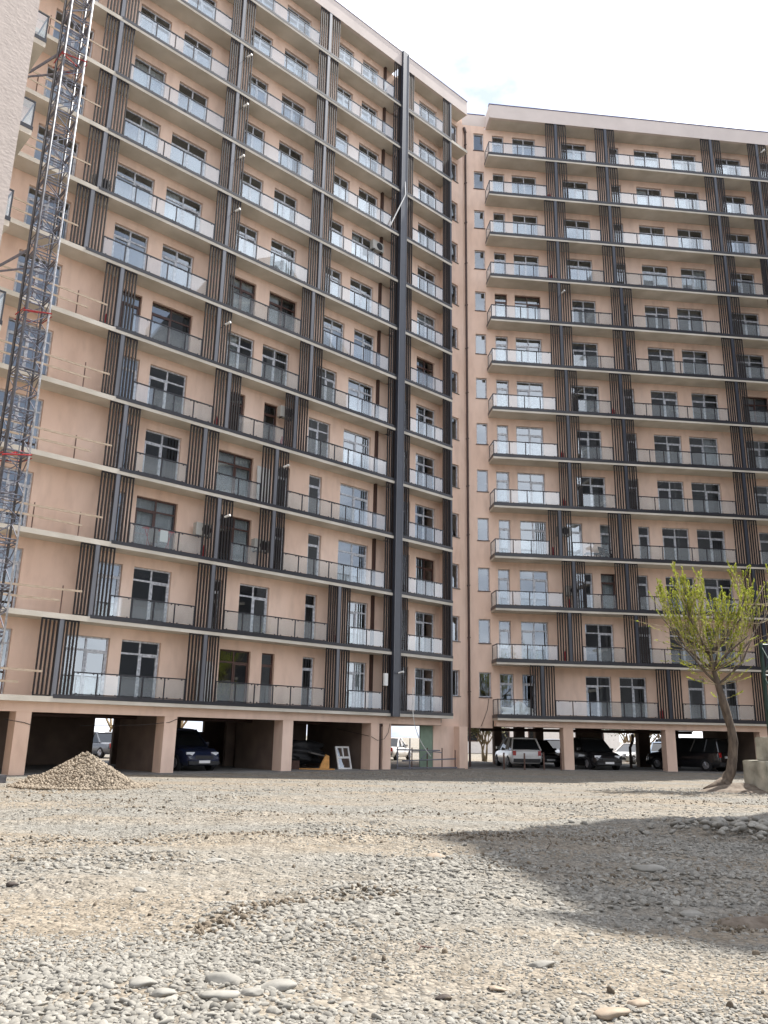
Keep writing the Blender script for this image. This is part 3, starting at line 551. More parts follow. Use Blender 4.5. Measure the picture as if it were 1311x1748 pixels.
# ------------------------------------------------------------------ hoist mast in front of the left wing
HM = wing_root('hoist_mast', aL, dL, 8.37); HM.location = PL(8.37, -2.5)
tag(HM, 'tall grey lattice hoist mast with red clamps climbing the left side of the facade', 'mast')
hw = 0.40; TOPZ = 37.5
for sx, sy, m_, r_ in ((-1, -1, 'mast_steel', .05), (1, -1, 'white_frame', .036), (1, 1, 'mast_steel', .045), (-1, 1, 'mast_steel', .045)):
    MB().tube([(sx * hw, sy * hw, 0), (sx * hw, sy * hw, TOPZ)], r_, 8).build('leg', m_, HM, smooth=True)
MB().box(-.9, .9, -.9, .9, -.1, .22).build('base_frame', 'mast_steel', HM)
MB().tube([(-hw - .16, -hw + .1, 0), (-hw - .16, -hw + .1, TOPZ)], .022, 6).build('cable', 'plastic_black', HM)
sec = MB(); H_ = 1.5
for (ax, ay), (bx, by) in (((-hw, -hw), (hw, -hw)), ((hw, -hw), (hw, hw)), ((hw, hw), (-hw, hw)), ((-hw, hw), (-hw, -hw))):
    for zz in (0.06, 1.44): sec.tube([(ax, ay, zz), (bx, by, zz)], .026, 5)
    sec.tube([(ax, ay, .1), (bx, by, .75)], .02, 5); sec.tube([(bx, by, .75), (ax, ay, 1.4)], .02, 5); sec.tube([(ax, ay, .75), (bx, by, .75)], .018, 5)
for zz in (.25, .5, 1.0, 1.25): sec.tube([(-.2, .1, zz), (.2, .1, zz)], .014, 5)
sec.tube([(-.2, .1, 0), (-.2, .1, H_)], .016, 5); sec.tube([(.2, .1, 0), (.2, .1, H_)], .016, 5)
sm = sec.mesh('mast_section', 'galv')
for i in range(25): add('mast_section', sm, HM, (0, 0, i * H_))
for zz in (10.4, 15.7, 26.6):
    c = MB(); q = hw + .07
    for s_ in (-1, 1): c.tube([(-q, s_ * q, -.08), (q, s_ * q, .12)], .024, 5); c.tube([(s_ * q, -q, .0), (s_ * q, q, .1)], .02, 5)
    c.tube([(-q, -q, -.1), (q, q, .5)], .028, 5)
    c.build('tie_clamp', 'red', HM, (0, 0, zz))
for zz in (17.9, 26.6, 9.2):
    c = MB(); c.tube([(-.4, .4, .5), (-1.0, 1.6, .1), (-2.1, 2.5, -.2)], .05, 6); c.tube([(.4, .4, .2), (-2.0, 2.55, -.28)], .04, 6); c.tube([(-2.1, 2.3, -.3), (-2.1, 2.9, .15)], .075, 8)
    c.build('wall_tie', 'galv', HM, (0, 0, zz))

# ------------------------------------------------------------------ footing and green mast at the right edge
CB = add('concrete_block', None, None, (13.35, 29.75, 0)) if False else empty('concrete_block', (13.75, 29.75, 0), 0.12)
tag(CB, 'mouldy stepped concrete footing block beside the leaning tree trunk', 'block')
def slab_block(w_, d_, h_, z_, name):
    bm = bmesh.new(); bmesh.ops.create_cube(bm, size=1); bmesh.ops.scale(bm, vec=(w_, d_, h_), verts=bm.verts); bmesh.ops.subdivide_edges(bm, edges=bm.edges, cuts=5, use_grid_fill=True)
    bmesh.ops.bevel(bm, geom=[e for e in bm.edges if e.calc_face_angle(0) > 1], offset=.03, segments=2, affect='EDGES')
    for v in bm.verts: v.co += Vector((random.uniform(-.008, .008), random.uniform(-.008, .008), random.uniform(-.006, .006)))
    me_ = bpy.data.meshes.new(name); bm.to_mesh(me_); bm.free(); me_.materials.append(M['footing']); return add(name, me_, CB, (0, 0, z_))
M['footing'] = mat('mouldy_concrete', (0.22, 0.21, 0.17), 0.95, col2=(0.56, 0.53, 0.44), scale=1.6, bump=0.5, bscale=30, coords='World', detail=10)
slab_block(1.5, 1.5, 1.15, .45, 'footing'); o = slab_block(1.0, 1.0, .8, 1.42, 'plinth'); o.location.x = .15
GM = empty('mast', (14.2, 29.75, 1.82), 0.2); tag(GM, 'short dark green lattice mast standing on the concrete footing', 'mast')
for sx in (-1, 1):
    for sy in (-1, 1): MB().box(sx * .33 - .05, sx * .33 + .05, sy * .33 - .05, sy * .33 + .05, 0, 3.3).build('leg', 'green_steel', GM)
for i in range(3):
    c = MB(); z0 = i * 1.1
    for sy in (-.33, .33): c.tube([(-.33, sy, z0), (.33, sy, z0 + 1.0)], .03, 5); c.tube([(-.33, sy, z0 + 1.05), (.33, sy, z0 + 1.05)], .035, 5); c.tube([(sy, -.33, z0), (sy, .33, z0 + 1.0)], .03, 5)
    c.build('brace', 'green_steel', GM)

# ------------------------------------------------------------------ stones
def stone_mesh(i, m='stone', flat=0.5, sub=2, jag=0.16):
    r_ = np.random.default_rng(100 + i); bm = bmesh.new(); bmesh.ops.create_icosphere(bm, subdivisions=sub, radius=0.5)
    k = [(Vector(r_.normal(size=3)).normalized(), r_.uniform(.02, .34)) for _ in range(10)]
    for v in bm.verts:
        d = v.co.normalized(); f = 1.0
        for n, a in k: f = min(f, (.62 + a) / max(.05, d.dot(n)))
        f = min(f, 1.15)
        v.co = Vector((d.x * .5 * f, d.y * .5 * f * .78, d.z * .5 * f * flat)) * (1 + r_.uniform(-jag, jag) * .15)
    me_ = bpy.data.meshes.new('stone'); bm.to_mesh(me_); bm.free(); me_.materials.append(M[m]); me_.shade_smooth(); return me_
def stone_mat(n, c1, c2, rnd):
    m = mat(n, c1, 0.9, col2=c2, scale=3.0, rnd=rnd, detail=8, spec=0.25); return m
M['stone'] = stone_mat('river_stone', (0.185, 0.174, 0.152), (0.275, 0.26, 0.228), 0.28)
M['pile_stone'] = stone_mat('quarry_stone', (0.19, 0.155, 0.115), (0.30, 0.255, 0.20), 0.28)
SC = bpy.data.collections.new('stone_shapes'); SC2 = bpy.data.collections.new('pile_stone_shapes')
for i in range(7):
    SC.objects.link(bpy.data.objects.new('stone_shape', stone_mesh(i, 'stone', 0.36 + .07 * (i % 4)))); SC2.objects.link(bpy.data.objects.new('stone_shape', stone_mesh(20 + i, 'pile_stone', 0.6 + .05 * (i % 4))))
def scatter(name, pts, rot, scl, coll, parent=None, loc=(0, 0, 0)):
    n = len(pts); me_ = bpy.data.meshes.new(name); me_.vertices.add(n); me_.vertices.foreach_set('co', np.asarray(pts, dtype=np.float32).ravel())
    for nm, arr in (('rot', rot), ('scl', scl)):
        at = me_.attributes.new(nm, 'FLOAT_VECTOR', 'POINT'); at.data.foreach_set('vector', np.asarray(arr, dtype=np.float32).ravel())
    at = me_.attributes.new('pick', 'INT', 'POINT'); at.data.foreach_set('value', rng.integers(0, 7, n).astype(np.int32)); me_.update()
    o = add(name, me_, parent, loc); g = bpy.data.node_groups.new(name, 'GeometryNodeTree')
    g.interface.new_socket('Geometry', in_out='INPUT', socket_type='NodeSocketGeometry'); g.interface.new_socket('Geometry', in_out='OUTPUT', socket_type='NodeSocketGeometry')
    gi = g.nodes.new('NodeGroupInput'); go = g.nodes.new('NodeGroupOutput'); ip = g.nodes.new('GeometryNodeInstanceOnPoints'); ci = g.nodes.new('GeometryNodeCollectionInfo')
    ci.inputs['Collection'].default_value = coll; ci.inputs['Separate Children'].default_value = True; ci.inputs['Reset Children'].default_value = True
    def na(nm, ty):
        a = g.nodes.new('GeometryNodeInputNamedAttribute'); a.data_type = ty; a.inputs['Name'].default_value = nm; return a.outputs[0]
    e2r = g.nodes.new('FunctionNodeEulerToRotation')
    g.links.new(gi.outputs[0], ip.inputs['Points']); g.links.new(ci.outputs[0], ip.inputs['Instance']); ip.inputs['Pick Instance'].default_value = True
    g.links.new(na('pick', 'INT'), ip.inputs['Instance Index']); g.links.new(na('rot', 'FLOAT_VECTOR'), e2r.inputs[0]); g.links.new(e2r.outputs[0], ip.inputs['Rotation']); g.links.new(na('scl', 'FLOAT_VECTOR'), ip.inputs['Scale'])
    g.links.new(ip.outputs[0], go.inputs[0]); md = o.modifiers.new('scatter', 'NODES'); md.node_group = g; return o
def vnoise(x, y, seed):
    r_ = np.random.default_rng(seed); z = 0
    for i in range(7):
        a, f, p = r_.uniform(0, 6.28), r_.uniform(.35, 2.2), r_.uniform(0, 6.28); z = z + np.sin(f * (x * math.cos(a) + y * math.sin(a)) + p + .8 * np.sin(.7 * y + i)) / math.sqrt(f + .5)
    return z / 3.0
P_, S_ = [], []
def band(y0, y1, n, smin, smax, pw):
    y = y0 + (y1 - y0) * rng.random(n); hwid = 0.56 * y + 1.4; x = (rng.random(n) * 2 - 1) * hwid
    nz_ = vnoise(x, y, 5); coarse = np.clip(1.15 - (y - 3.2) / 3.6 + .5 * nz_ - .12 * x, 0, 1) if y1 < 9 else np.clip(.25 + .6 * nz_, 0, 1)
    keep = rng.random(n) < ((0.45 if y1 < 9 else 0.30) + 0.70 * coarse) * np.clip(1.1 + .9 * vnoise(x * .6, y * 1.6, 9), .12, 1)
    s = smin + (smax - smin) * rng.random(n) ** pw; s = s * (0.55 + 0.75 * coarse)
    infront = (-x * math.sin(aL) + y * math.cos(aL) < dL - .2) & (-x * math.sin(aR) + y * math.cos(aR) < dR - .2)
    keep &= infront
    x, y, s = x[keep], y[keep], s[keep]; P_.append(np.stack([x, y, undul(x, y) + s * .03], 1)); S_.append(s)
band(3.0, 7.5, 34000, .025, .092, 2.4); band(3.0, 7.5, 46000, .022, .06, 1); band(7.0, 12.5, 52000, .02, .11, 3.0); band(12, 20, 44000, .03, .10, 2.8); band(20, 42, 36000, .04, .12, 2.4)
P_ = np.concatenate(P_); S_ = np.concatenate(S_); n = len(S_)
rot = np.stack([rng.normal(0, .30, n), rng.normal(0, .30, n), rng.random(n) * 6.28], 1); scl = S_[:, None] * np.stack([rng.uniform(.85, 1.25, n), rng.uniform(.8, 1.1, n), rng.uniform(.8, 1.2, n)], 1)
tag(scatter('gravel', P_, rot, scl, SC), 'pale grey river gravel strewn over the whole yard', 'gravel', kind='stuff')

# clods of brown earth turned up along the wheel tracks
M['clod'] = stone_mat('earth_clod', (0.10, 0.08, 0.058), (0.19, 0.155, 0.115), 0.3)
SC3 = bpy.data.collections.new('clod_shapes')
for i in range(7): SC3.objects.link(bpy.data.objects.new('clod_shape', stone_mesh(40 + i, 'clod', 0.5, 2, .5)))
cp = []
for (x0, y0, x1, y1, wd, n_) in ((-1.5, 7.3, -.9, 8.7, .09, 260), (-.9, 8.7, .6, 9.6, .12, 160), (-5.5, 13.2, -1, 14.3, .2, 320), (-1, 14.3, 5, 15.2, .25, 300), (1.0, 14.9, 4.2, 14.2, .5, 420), (-6, 17.5, 2, 19, .35, 380), (1.2, 12.0, 3.4, 10.2, .35, 260), (3.1, 8.2, 4.2, 8.9, .15, 200), (-4.5, 10.8, -2.5, 11.4, .15, 120), (2, 22, 11, 24.5, .5, 420), (-9, 20.5, -3, 22, .6, 300)):
    t_ = rng.random(n_); cp.append(np.stack([x0 + (x1 - x0) * t_ + rng.normal(0, wd, n_), y0 + (y1 - y0) * t_ + rng.normal(0, wd, n_)], 1))
cp.append(np.stack([rng.uniform(-9, 12, 1500), rng.uniform(4, 30, 1500)], 1)); cp = np.concatenate(cp); n = len(cp); s = .02 + .065 * rng.random(n) ** 2.5
tag(scatter('earth_clods', np.column_stack([cp, undul(cp[:, 0], cp[:, 1]) + s * .1]), rng.random((n, 3)) * 6.28, s[:, None] * rng.uniform(.7, 1.3, (n, 3)), SC3), 'small clods of brown earth strewn along the wheel tracks', 'soil', kind='stuff')

# big single stones lying on the gravel
BIG = [(-0.98, 5.98, .32, 'long flat pale stone low left of centre, above two others'), (-1.48, 5.84, .29, 'flat pale stone left of the cluster of large cobbles near the bottom'), (-0.92, 5.49, .31, 'large rounded pale stone nearest the bottom edge left of centre'),
 (-0.62, 5.81, .33, 'biggest flat stone of the lower left cluster, at its right end'), (-0.75, 5.62, .2, 'smaller flat stone in the middle of the lower left cluster'), (-1.29, 5.62, .21, 'mid-sized stone left of the big bottom cobbles'), (-2.35, 6.19, .17, 'white rounded cobble near the lower left corner'),
 (-0.17, 5.63, .13, 'small round cobble near the bottom just left of centre'), (-2.72, 10.41, .2, 'lone white round stone on fine gravel at left'), (-2.11, 11.64, .34, 'long thin stone lying far off at left'), (-2.41, 9.14, .2, 'flat pale stone below the lone white round one'),
 (-3.77, 9.22, .2, 'single dark flat stone near the left edge'), (0.81, 12.34, .4, 'tan stone at the tip of the large shadow'), (3.49, 11.34, .55, 'long grey broken stone inside the shadow'), (1.44, 5.58, .31, 'large tan stone at the bottom right of centre'),
 (1.66, 5.77, .19, 'grey cobble just right of the large tan stone'), (0.8, 5.98, .17, 'brownish cobble beside the pebble row at bottom centre'), (0.44, 5.88, .14, 'small dark cobble in the bottom pebble row'), (2.13, 6.62, .12, 'small white cobble at lower right'), (1.2, 6.55, .26, 'flat white stone right of the fallen twig'),
 (3.18, 9.05, .32, 'flat slab of stone where the two shadows meet'), (5.85, 14.3, .24, 'grey cobble rolled off the foot of the cobble heap')]
M['stone_big'] = stone_mat('large_stone', (0.215, 0.205, 0.18), (0.29, 0.275, 0.245), .12)
M['stone_dark'] = stone_mat('dark_stone', (0.05, 0.04, 0.035), (0.09, 0.075, 0.065), .1); M['stone_tan'] = stone_mat('tan_stone', (0.24, 0.19, 0.14), (0.33, 0.27, 0.21), .1)
for i, (x, y, s_, lab) in enumerate(BIG):
    mk = 'stone_dark' if 'dark' in lab else ('stone_tan' if ('tan' in lab or 'brown' in lab) else 'stone_big')
    o = add('stone', stone_mesh(50 + i, mk, random.uniform(.24, .36), 3, .10), None, (x, y, float(undul(np.array(x), np.array(y))) + s_ * .05), (random.uniform(-.12, .12), random.uniform(-.12, .12), random.uniform(-.5, .5)), (s_ * .82, s_ * 0.66, s_ * .8))
    tag(o, lab, 'stone', 'large stones on the gravel')

# gravel pile at the left
GP = empty('gravel_pile', (-8.75, 25.6, 0)); tag(GP, 'tan cone of heaped gravel in front of the left pillars', 'gravel pile')
def pile_h(x, y):
    r_ = np.sqrt(((x + .12 * np.sin(2 * y)) / 1.68) ** 2 + ((y + .1 * np.sin(3 * x)) / 1.5) ** 2); base = .96 * np.clip(1 - r_, 0, 1) ** 1.05
    return base + .05 * np.sin(3 * x + 1) * np.sin(2.6 * y) * np.clip(1.1 - r_, 0, 1) + 0.16 * np.exp(-((x + 1.55) ** 2 / .06 + (y + .2) ** 2 / .1))
gxx = np.linspace(-2.1, 2.1, 50); XX, YY = np.meshgrid(gxx, gxx); ZZ = pile_h(XX, YY) - .04
ii = np.arange(2500).reshape(50, 50)
me_ = bpy.data.meshes.new('mound'); me_.from_pydata(np.stack([XX.ravel(), YY.ravel(), ZZ.ravel()], 1).tolist(), [], np.stack([ii[:-1, :-1].ravel(), ii[:-1, 1:].ravel(), ii[1:, 1:].ravel(), ii[1:, :-1].ravel()], 1).tolist()); me_.materials.append(mat('pile_earth', (0.18, 0.15, 0.115), .95, .2, 6, bump=.6, bscale=20)); me_.shade_smooth()
add('mound', me_, GP)
n = 15000; th = rng.random(n) * 6.283; rr = np.sqrt(rng.random(n)) * 1.08 + np.abs(rng.normal(0, .06, n)); x = rr * np.cos(th) * 1.75; y = rr * np.sin(th) * 1.55
s = .025 + .10 * rng.random(n) ** 3.2
o = scatter('pile_stones', np.stack([x, y, pile_h(x, y) + s * .15], 1), rng.random((n, 3)) * 6.28, s[:, None] * rng.uniform(.8, 1.25, (n, 3)), SC2, GP); o['kind'] = 'stuff'

# heap of cobbles in the shade at the right
CH = empty('cobble_heap', (6.6, 16.6, 0)); tag(CH, 'low heap of big grey cobbles lying in the shadow at right', 'stone heap')
chm = [stone_mesh(80 + i, 'stone', .55, 2) for i in range(6)]
for i in range(210):
    u_, v_ = random.gauss(0, 1), random.gauss(0, 1); x = u_ * 1.15 + .5; y = v_ * .95 + .12 * x
    h = .17 * math.exp(-(u_ * u_ + v_ * v_) / 1.6); s_ = random.uniform(.09, .25) * (1.1 if h > .1 else .8)
    add('stone', chm[i % 6], CH, (x, y, h * random.uniform(.5, 1) + s_ * .15), (random.uniform(-.5, .5), random.uniform(-.5, .5), random.uniform(0, 6.28)), (s_ * 1.15, s_, s_))
# earth round the tree foot and a brown ridge of soil at right
def soil(name, cx, cy, rx, ry, h, lab):
    n = 26; g = np.linspace(-1.1, 1.1, n); A, B = np.meshgrid(g, g); r_ = np.sqrt(A ** 2 + B ** 2)
    Zs = h * np.clip(1 - r_, 0, 1) ** .8 * (1 + .5 * vnoise(A * 4, B * 4, int(abs(cx * 10)))) - .03 - .4 * np.clip(r_ - .92, 0, 1); q = np.arange(n * n).reshape(n, n)
    me_ = bpy.data.meshes.new(name); me_.from_pydata(np.stack([A.ravel() * rx, B.ravel() * ry, Zs.ravel()], 1).tolist(), [], np.stack([q[:-1, :-1].ravel(), q[:-1, 1:].ravel(), q[1:, 1:].ravel(), q[1:, :-1].ravel()], 1).tolist())
    me_.materials.append(M['soil']); me_.shade_smooth(); o = add(name, me_, None, (cx, cy, 0)); tag(o, lab, 'soil heap'); return o
M['soil'] = mat('brown_soil', (0.10, 0.075, 0.055), .95, col2=(0.20, 0.165, 0.13), scale=7, bump=1.0, bscale=18, coords='World', detail=9)
soil('soil_heap', 12.5, 29.7, 1.5, .9, .30, 'dark rooty earth heaped round the foot of the leaning tree')
soil('soil_heap', 4.0, 8.5, .8, .26, .07, 'brown ridge of soil and dead grass at the right edge')

# fallen twig and cast-off bits
tw = MB(); tw.tube([(.30, 6.74, .04), (.42, 6.80, .07), (.62, 6.88, .05)], [.014, .012, .006], 6); tw.tube([(.36, 6.77, .06), (.33, 6.90, .08)], [.009, .004], 5); tw.tube([(.42, 6.8, .07), (.34, 6.72, .1), (.31, 6.66, .06)], [.009, .006, .004], 5)
tag(tw.build('twig', 'rust'), 'forked dark twig fallen on the gravel near the bottom', 'twig')
tw = MB(); tw.tube([(2.35, 12.5, .02), (2.5, 12.6, .16), (2.47, 12.6, .22)], [.01, .008, .004], 5); tag(tw.build('twig', 'bark'), 'tiny upright twig sticking up in the large shadow', 'twig')

# ------------------------------------------------------------------ leaning tree
M['leaf'] = mat('young_leaf', (0.19, 0.24, 0.03), 0.6); M['leaf2'] = mat('young_leaf_yellow', (0.40, 0.36, 0.08), 0.6)
for q in ('leaf', 'leaf2'):
    t = M[q].node_tree; bs = t.nodes['Principled BSDF']; tl = t.nodes.new('ShaderNodeBsdfTranslucent'); tl.inputs[0].default_value = (0.42, 0.46, 0.06, 1); mxs = t.nodes.new('ShaderNodeMixShader'); mxs.inputs[0].default_value = .4
    o_ = t.nodes['Material Output']; t.links.new(bs.outputs[0], mxs.inputs[1]); t.links.new(tl.outputs[0], mxs.inputs[2]); t.links.new(mxs.outputs[0], o_.inputs[0])
T = empty('willow_tree', (12.16, 30.1, 0)); tag(T, 'leaning pollarded tree with fresh yellow-green shoots at the right', 'tree')
rt = random.Random(5)
tr = MB(); trunk = [(-.25, 0, -.05), (-.02, 0, .25), (.18, 0, .6), (.33, .02, 1.05), (.38, .02, 1.6), (.36, .03, 2.1), (.24, .03, 2.6), (.13, .02, 3.1), (.02, 0, 3.6), (-.08, .05, 4.1), (-.15, .05, 4.7)]
trunk_f = [Vector(trunk[i]).lerp(Vector(trunk[i + 1]), j / 4) for i in range(len(trunk) - 1) for j in range(4)] + [Vector(trunk[-1])]
trr_ = [.32, .22, .18, .165, .158, .15, .142, .13, .11, .085, .06]
tr.tube(trunk_f, list(np.interp(np.linspace(0, 10, 41), range(11), trr_)), 14)
for (dx, dy) in ((-.75, -.2), (.1, -.7), (.65, .15), (-.5, .5)): tr.tube([(-.1, 0, .3), (-.1 + dx * .5, dy * .5, .14), (-.1 + dx, dy, .0)], [.16, .1, .04], 7)
limbs = []
for ang, ln, up, z0 in ((.2, 1.9, .6, 3.5), (2.9, 1.5, .9, 3.7), (-1.2, 1.3, 1.1, 3.9), (1.5, 1.2, 1.2, 4.1), (.6, 2.2, .9, 4.3), (3.5, 1.4, 1.2, 4.4), (-.5, 1.8, 1.0, 4.5), (2.3, 1.2, 1.4, 4.6), (0.0, 2.9, .6, 4.1), (2.7, 1.6, 1.1, 4.6), (3.0, 1.7, 1.1, 4.3), (.1, 2.4, 1.0, 4.5)):
    i = min(len(trunk) - 2, int((z0 + .05) / .5) + 1); p = Vector(min(trunk, key=lambda q: abs(q[2] - z0))); pts = [p]
    d = Vector((math.cos(ang), math.sin(ang) * .8, up)).normalized()
    for j in range(4): d = (d + Vector((rt.uniform(-.25, .25), rt.uniform(-.2, .2), rt.uniform(-.05, .25)))).normalized(); pts.append(pts[-1] + d * ln * .36)
    tr.tube(pts, [.055, .042, .033, .025, .016], 7); limbs.append(pts)
to = tr.build('trunk', 'bark', T, smooth=True)
from mathutils import noise as mnoise
for v in to.data.vertices:
    p = v.co; q = mnoise.noise(Vector((p.x * 5, p.y * 5, p.z * 1.6))) * .05 + mnoise.noise(p * 14) * .018; v.co = p + Vector((v.normal.x, v.normal.y, 0)) * q * (1 if p.z < 3.6 else .35)
tw = MB(); lv = {'leaf': MB(), 'leaf2': MB()}
def leaf(p, d, sz):
    a = Vector((rt.gauss(0, 1), rt.gauss(0, 1), rt.gauss(0, .5))); a = (a - d * a.dot(d)).normalized(); mb = lv['leaf' if rt.random() < .58 else 'leaf2']; n = len(mb.v)
    t_ = (d * .8 + a * .5 + Vector((0, 0, .15))).normalized() * sz; w_ = a.cross(d).normalized() * sz * .26
    mb.v += [tuple(p), tuple(p + t_ * .5 + w_), tuple(p + t_), tuple(p + t_ * .5 - w_)]; mb.f.append((n, n + 1, n + 2, n + 3))
def shoot(p, d, ln, dens, lean):
    pts = [p]; k = 6
    for j in range(k): d = (d + Vector((rt.uniform(-.12, .12), rt.uniform(-.12, .12), lean))).normalized(); pts.append(pts[-1] + d * ln / k)
    tw.tube(pts, [.013, .011, .009, .007, .006, .004, .003], 4, False)
    for j in range(1, k):
        for q in range(int(dens * (.06 + 1.7 * (j / k) ** 1.6))): leaf(pts[j].lerp(pts[j + 1], rt.random()), (pts[j + 1] - pts[j]).normalized(), rt.uniform(.05, .11))
    return pts
for L_ in limbs:
    for q in range(10):
        j = rt.randint(1, 4); p = L_[j - 1].lerp(L_[j], rt.random()); out_ = Vector((L_[-1].x - trunk[8][0], L_[-1].y, 0)); out_ = out_.normalized() if out_.length > .1 else out_
        d = (out_ * rt.uniform(.0, .35) + Vector((rt.uniform(-.45, .45), rt.uniform(-.4, .4), rt.uniform(.6, 1.2)))).normalized()
        pts = shoot(p, d, rt.uniform(1.0, 2.2), 16, .14)
        for e in range(2):
            a = pts[rt.randint(2, 4)]; shoot(a, (d + Vector((rt.uniform(-.7, .7), rt.uniform(-.5, .5), rt.uniform(.1, .5)))).normalized(), rt.uniform(.4, 1.0), 11, .10)
    for q in range(5):                                  # sparse side twigs, nearly bare
        j = rt.randint(1, 3); shoot(L_[j], Vector((rt.choice((-1, 1)) * rt.uniform(.5, 1), rt.uniform(-.6, .6), rt.uniform(-.1, .35))).normalized(), rt.uniform(.7, 1.6), 4, .03)
for q in range(40):
    a = rt.uniform(0, 6.28); z0 = rt.uniform(3.3, 4.5); p = Vector(min(trunk, key=lambda q_: abs(q_[2] - z0))); shoot(p, Vector((math.cos(a), math.sin(a), rt.uniform(.0, .5))).normalized(), rt.uniform(.7, 1.7), 6, .05)
tw.build('twigs', 'twig', T); c = MB(); o = lv['leaf'].build('crown', 'leaf', T); o['kind'] = 'stuff'; o2 = lv['leaf2'].build('crown', 'leaf2', T); o2['kind'] = 'stuff'

# ------------------------------------------------------------------ vehicles
def loft(secs, name, m, parent, loc=(0, 0, 0)):
    """secs: (x, [(y,z) half ring from bottom centre to top centre])"""
    v, f = [], []; n = len(secs[0][1]) * 2 - 2
    for x, h in secs:
        ring = [(x, y, z) for y, z in h] + [(x, -y, z) for y, z in h[-2:0:-1]]; v += ring
    for i in range(len(secs) - 1):
        for k in range(n): k2 = (k + 1) % n; f.append((i * n + k, i * n + k2, (i + 1) * n + k2, (i + 1) * n + k))
    f.append(tuple(range(n))[::-1]); f.append(tuple((len(secs) - 1) * n + k for k in range(n)))
    b = MB(); b.v = v; b.f = f; o = b.build(name, m, parent, loc); me = o.data
    for p in me.polygons: p.use_smooth = True
    md = o.modifiers.new('soft', 'BEVEL'); md.width = .03; md.segments = 2; md.limit_method = 'ANGLE'; md.angle_limit = math.radians(35); return o
def car(name, loc, rz, paint, lab, L=4.4, W=1.8, H=1.6, kind='suv', group=None, cat='car'):
    root = empty(name, loc, rz); tag(root, lab, cat, group); hL, hW = L / 2, W / 2
    belt = H * .60; gc = .2
    nose = {'suv': (.62, .90), 'van': (.70, 1.02), 'sedan': (.52, .80)}[kind]; hood = belt - (.02 if kind != 'sedan' else .05)
    def hr(w_, zb, zt_): return [(0, zb), (w_ * .86, zb), (w_ * .98, zb + .14), (w_, (zb + zt_) / 2), (w_ * .96, zt_ - .07), (w_ * .86, zt_), (0, zt_ + .015)]
    tail_h = belt if kind != 'sedan' else belt - .03
    body = loft([(-hL, hr(hW * .88, .36, tail_h - .12)), (-hL + .10, hr(hW * .97, .26, tail_h)), (-hL + .7, hr(hW, gc, tail_h + .01)), (0, hr(hW, gc, belt)), (hL - 1.25, hr(hW, gc, hood)), (hL - .45, hr(hW * .97, gc + .02, hood - .12)), (hL - .12, hr(hW * .90, .25, nose[0] + .12)), (hL, hr(hW * .78, .34, nose[0]))], 'body', paint, root)
    # cabin
    rear = -hL + (.12 if kind == 'suv' else .05 if kind == 'van' else 1.0); fr_ = hL - (1.25 if kind != 'van' else .95)
    rt_ = rear + (.42 if kind == 'suv' else .18 if kind == 'van' else .65); ft_ = fr_ - (.80 if kind != 'sedan' else .9)
    wb, wt = hW * .93, hW * .74
    v = [(rear, -wb, belt - .03), (rear, wb, belt - .03), (fr_, wb, belt - .05), (fr_, -wb, belt - .05), (rt_, -wt, H - .06), (rt_, wt, H - .06), (ft_, wt, H - .05), (ft_, -wt, H - .05)]
    f = [(0, 1, 5, 4), (1, 2, 6, 5), (2, 3, 7, 6), (3, 0, 4, 7), (4, 5, 6, 7)]
    b = MB(); b.v = v; b.f = f; b.build('window_glass', 'car_glass', root)
    roof = loft([(rt_ - .05, [(0, H - .09), (wt * .9, H - .09), (wt + .03, H - .06), (wt * .9, H - .03), (0, H - .01)]), (rt_ + .3, [(0, H - .07), (wt * .9, H - .07), (wt + .03, H - .04), (wt * .9, H), (0, H + .03)]), (ft_ - .3, [(0, H - .07), (wt * .9, H - .07), (wt + .03, H - .04), (wt * .9, H), (0, H + .03)]), (ft_ + .05, [(0, H - .09), (wt * .9, H - .09), (wt + .03, H - .05), (wt * .9, H - .03), (0, H - .01)])], 'roof', paint, root)
    pil = MB()
    for sgn in (-1, 1):
        for (a, c) in (((rear, wb, belt - .03), (rt_, wt, H - .06)), ((fr_, wb, belt - .05), (ft_, wt, H - .05)), (((rear + fr_) / 2 - .15, wb, belt), ((rt_ + ft_) / 2 - .1, wt, H - .05)), ((rear + .85, wb, belt), (rt_ + .55, wt, H - .05))):
            pil.tube([(a[0], sgn * (a[1] + .005), a[2]), (c[0], sgn * (c[1] + .005), c[2])], .05, 5)
    pil.build('door_pillar', paint, root)
    wr = .34 if kind != 'sedan' else .31
    for wx in (-hL + .82, hL - .85):
        for sgn in (-1, 1):
            ty = MB(); ty.tube([(0, -.11, 0), (0, -.09, 0), (0, .09, 0), (0, .11, 0)], [wr * .86, wr, wr, wr * .86], 20); wo = ty.build('wheel', 'tyre', root, (wx, sgn * (hW - .10), wr))
            rm = MB(); rm.tube([(0, sgn * .10, 0), (0, sgn * .118, 0)], [wr * .62, wr * .58], 12)
            for q in range(5): a_ = q * 1.2566; rm.tube([(0, sgn * .12, 0), (math.cos(a_) * wr * .6, sgn * .125, math.sin(a_) * wr * .6)], .03, 4)
            rm.build('rim', 'rim', wo)
    for sgn in (-1, 1):
        MB().prism([(0, -.02), (.10, -.19 * sgn), (.0, -.36 * sgn), (-.12, -.36 * sgn), (-.06, -.02)], nose[0] + .03, nose[0] + .17).build('headlight', 'lamp_clear', root, (hL - .13, sgn * hW * .84, 0))
        MB().box(-.03, .06, -.09, .09, -.13, .13).build('tail_light', 'lamp_red', root, (-hL + .02, sgn * hW * .80, belt - .18))
        mo = MB(); mo.box(-.07, .07, -.1, .1, -.07, .07); mo.build('mirror', paint if kind != 'van' else 'plastic_black', root, (fr_ - .35, sgn * (hW + .08), belt + .07))
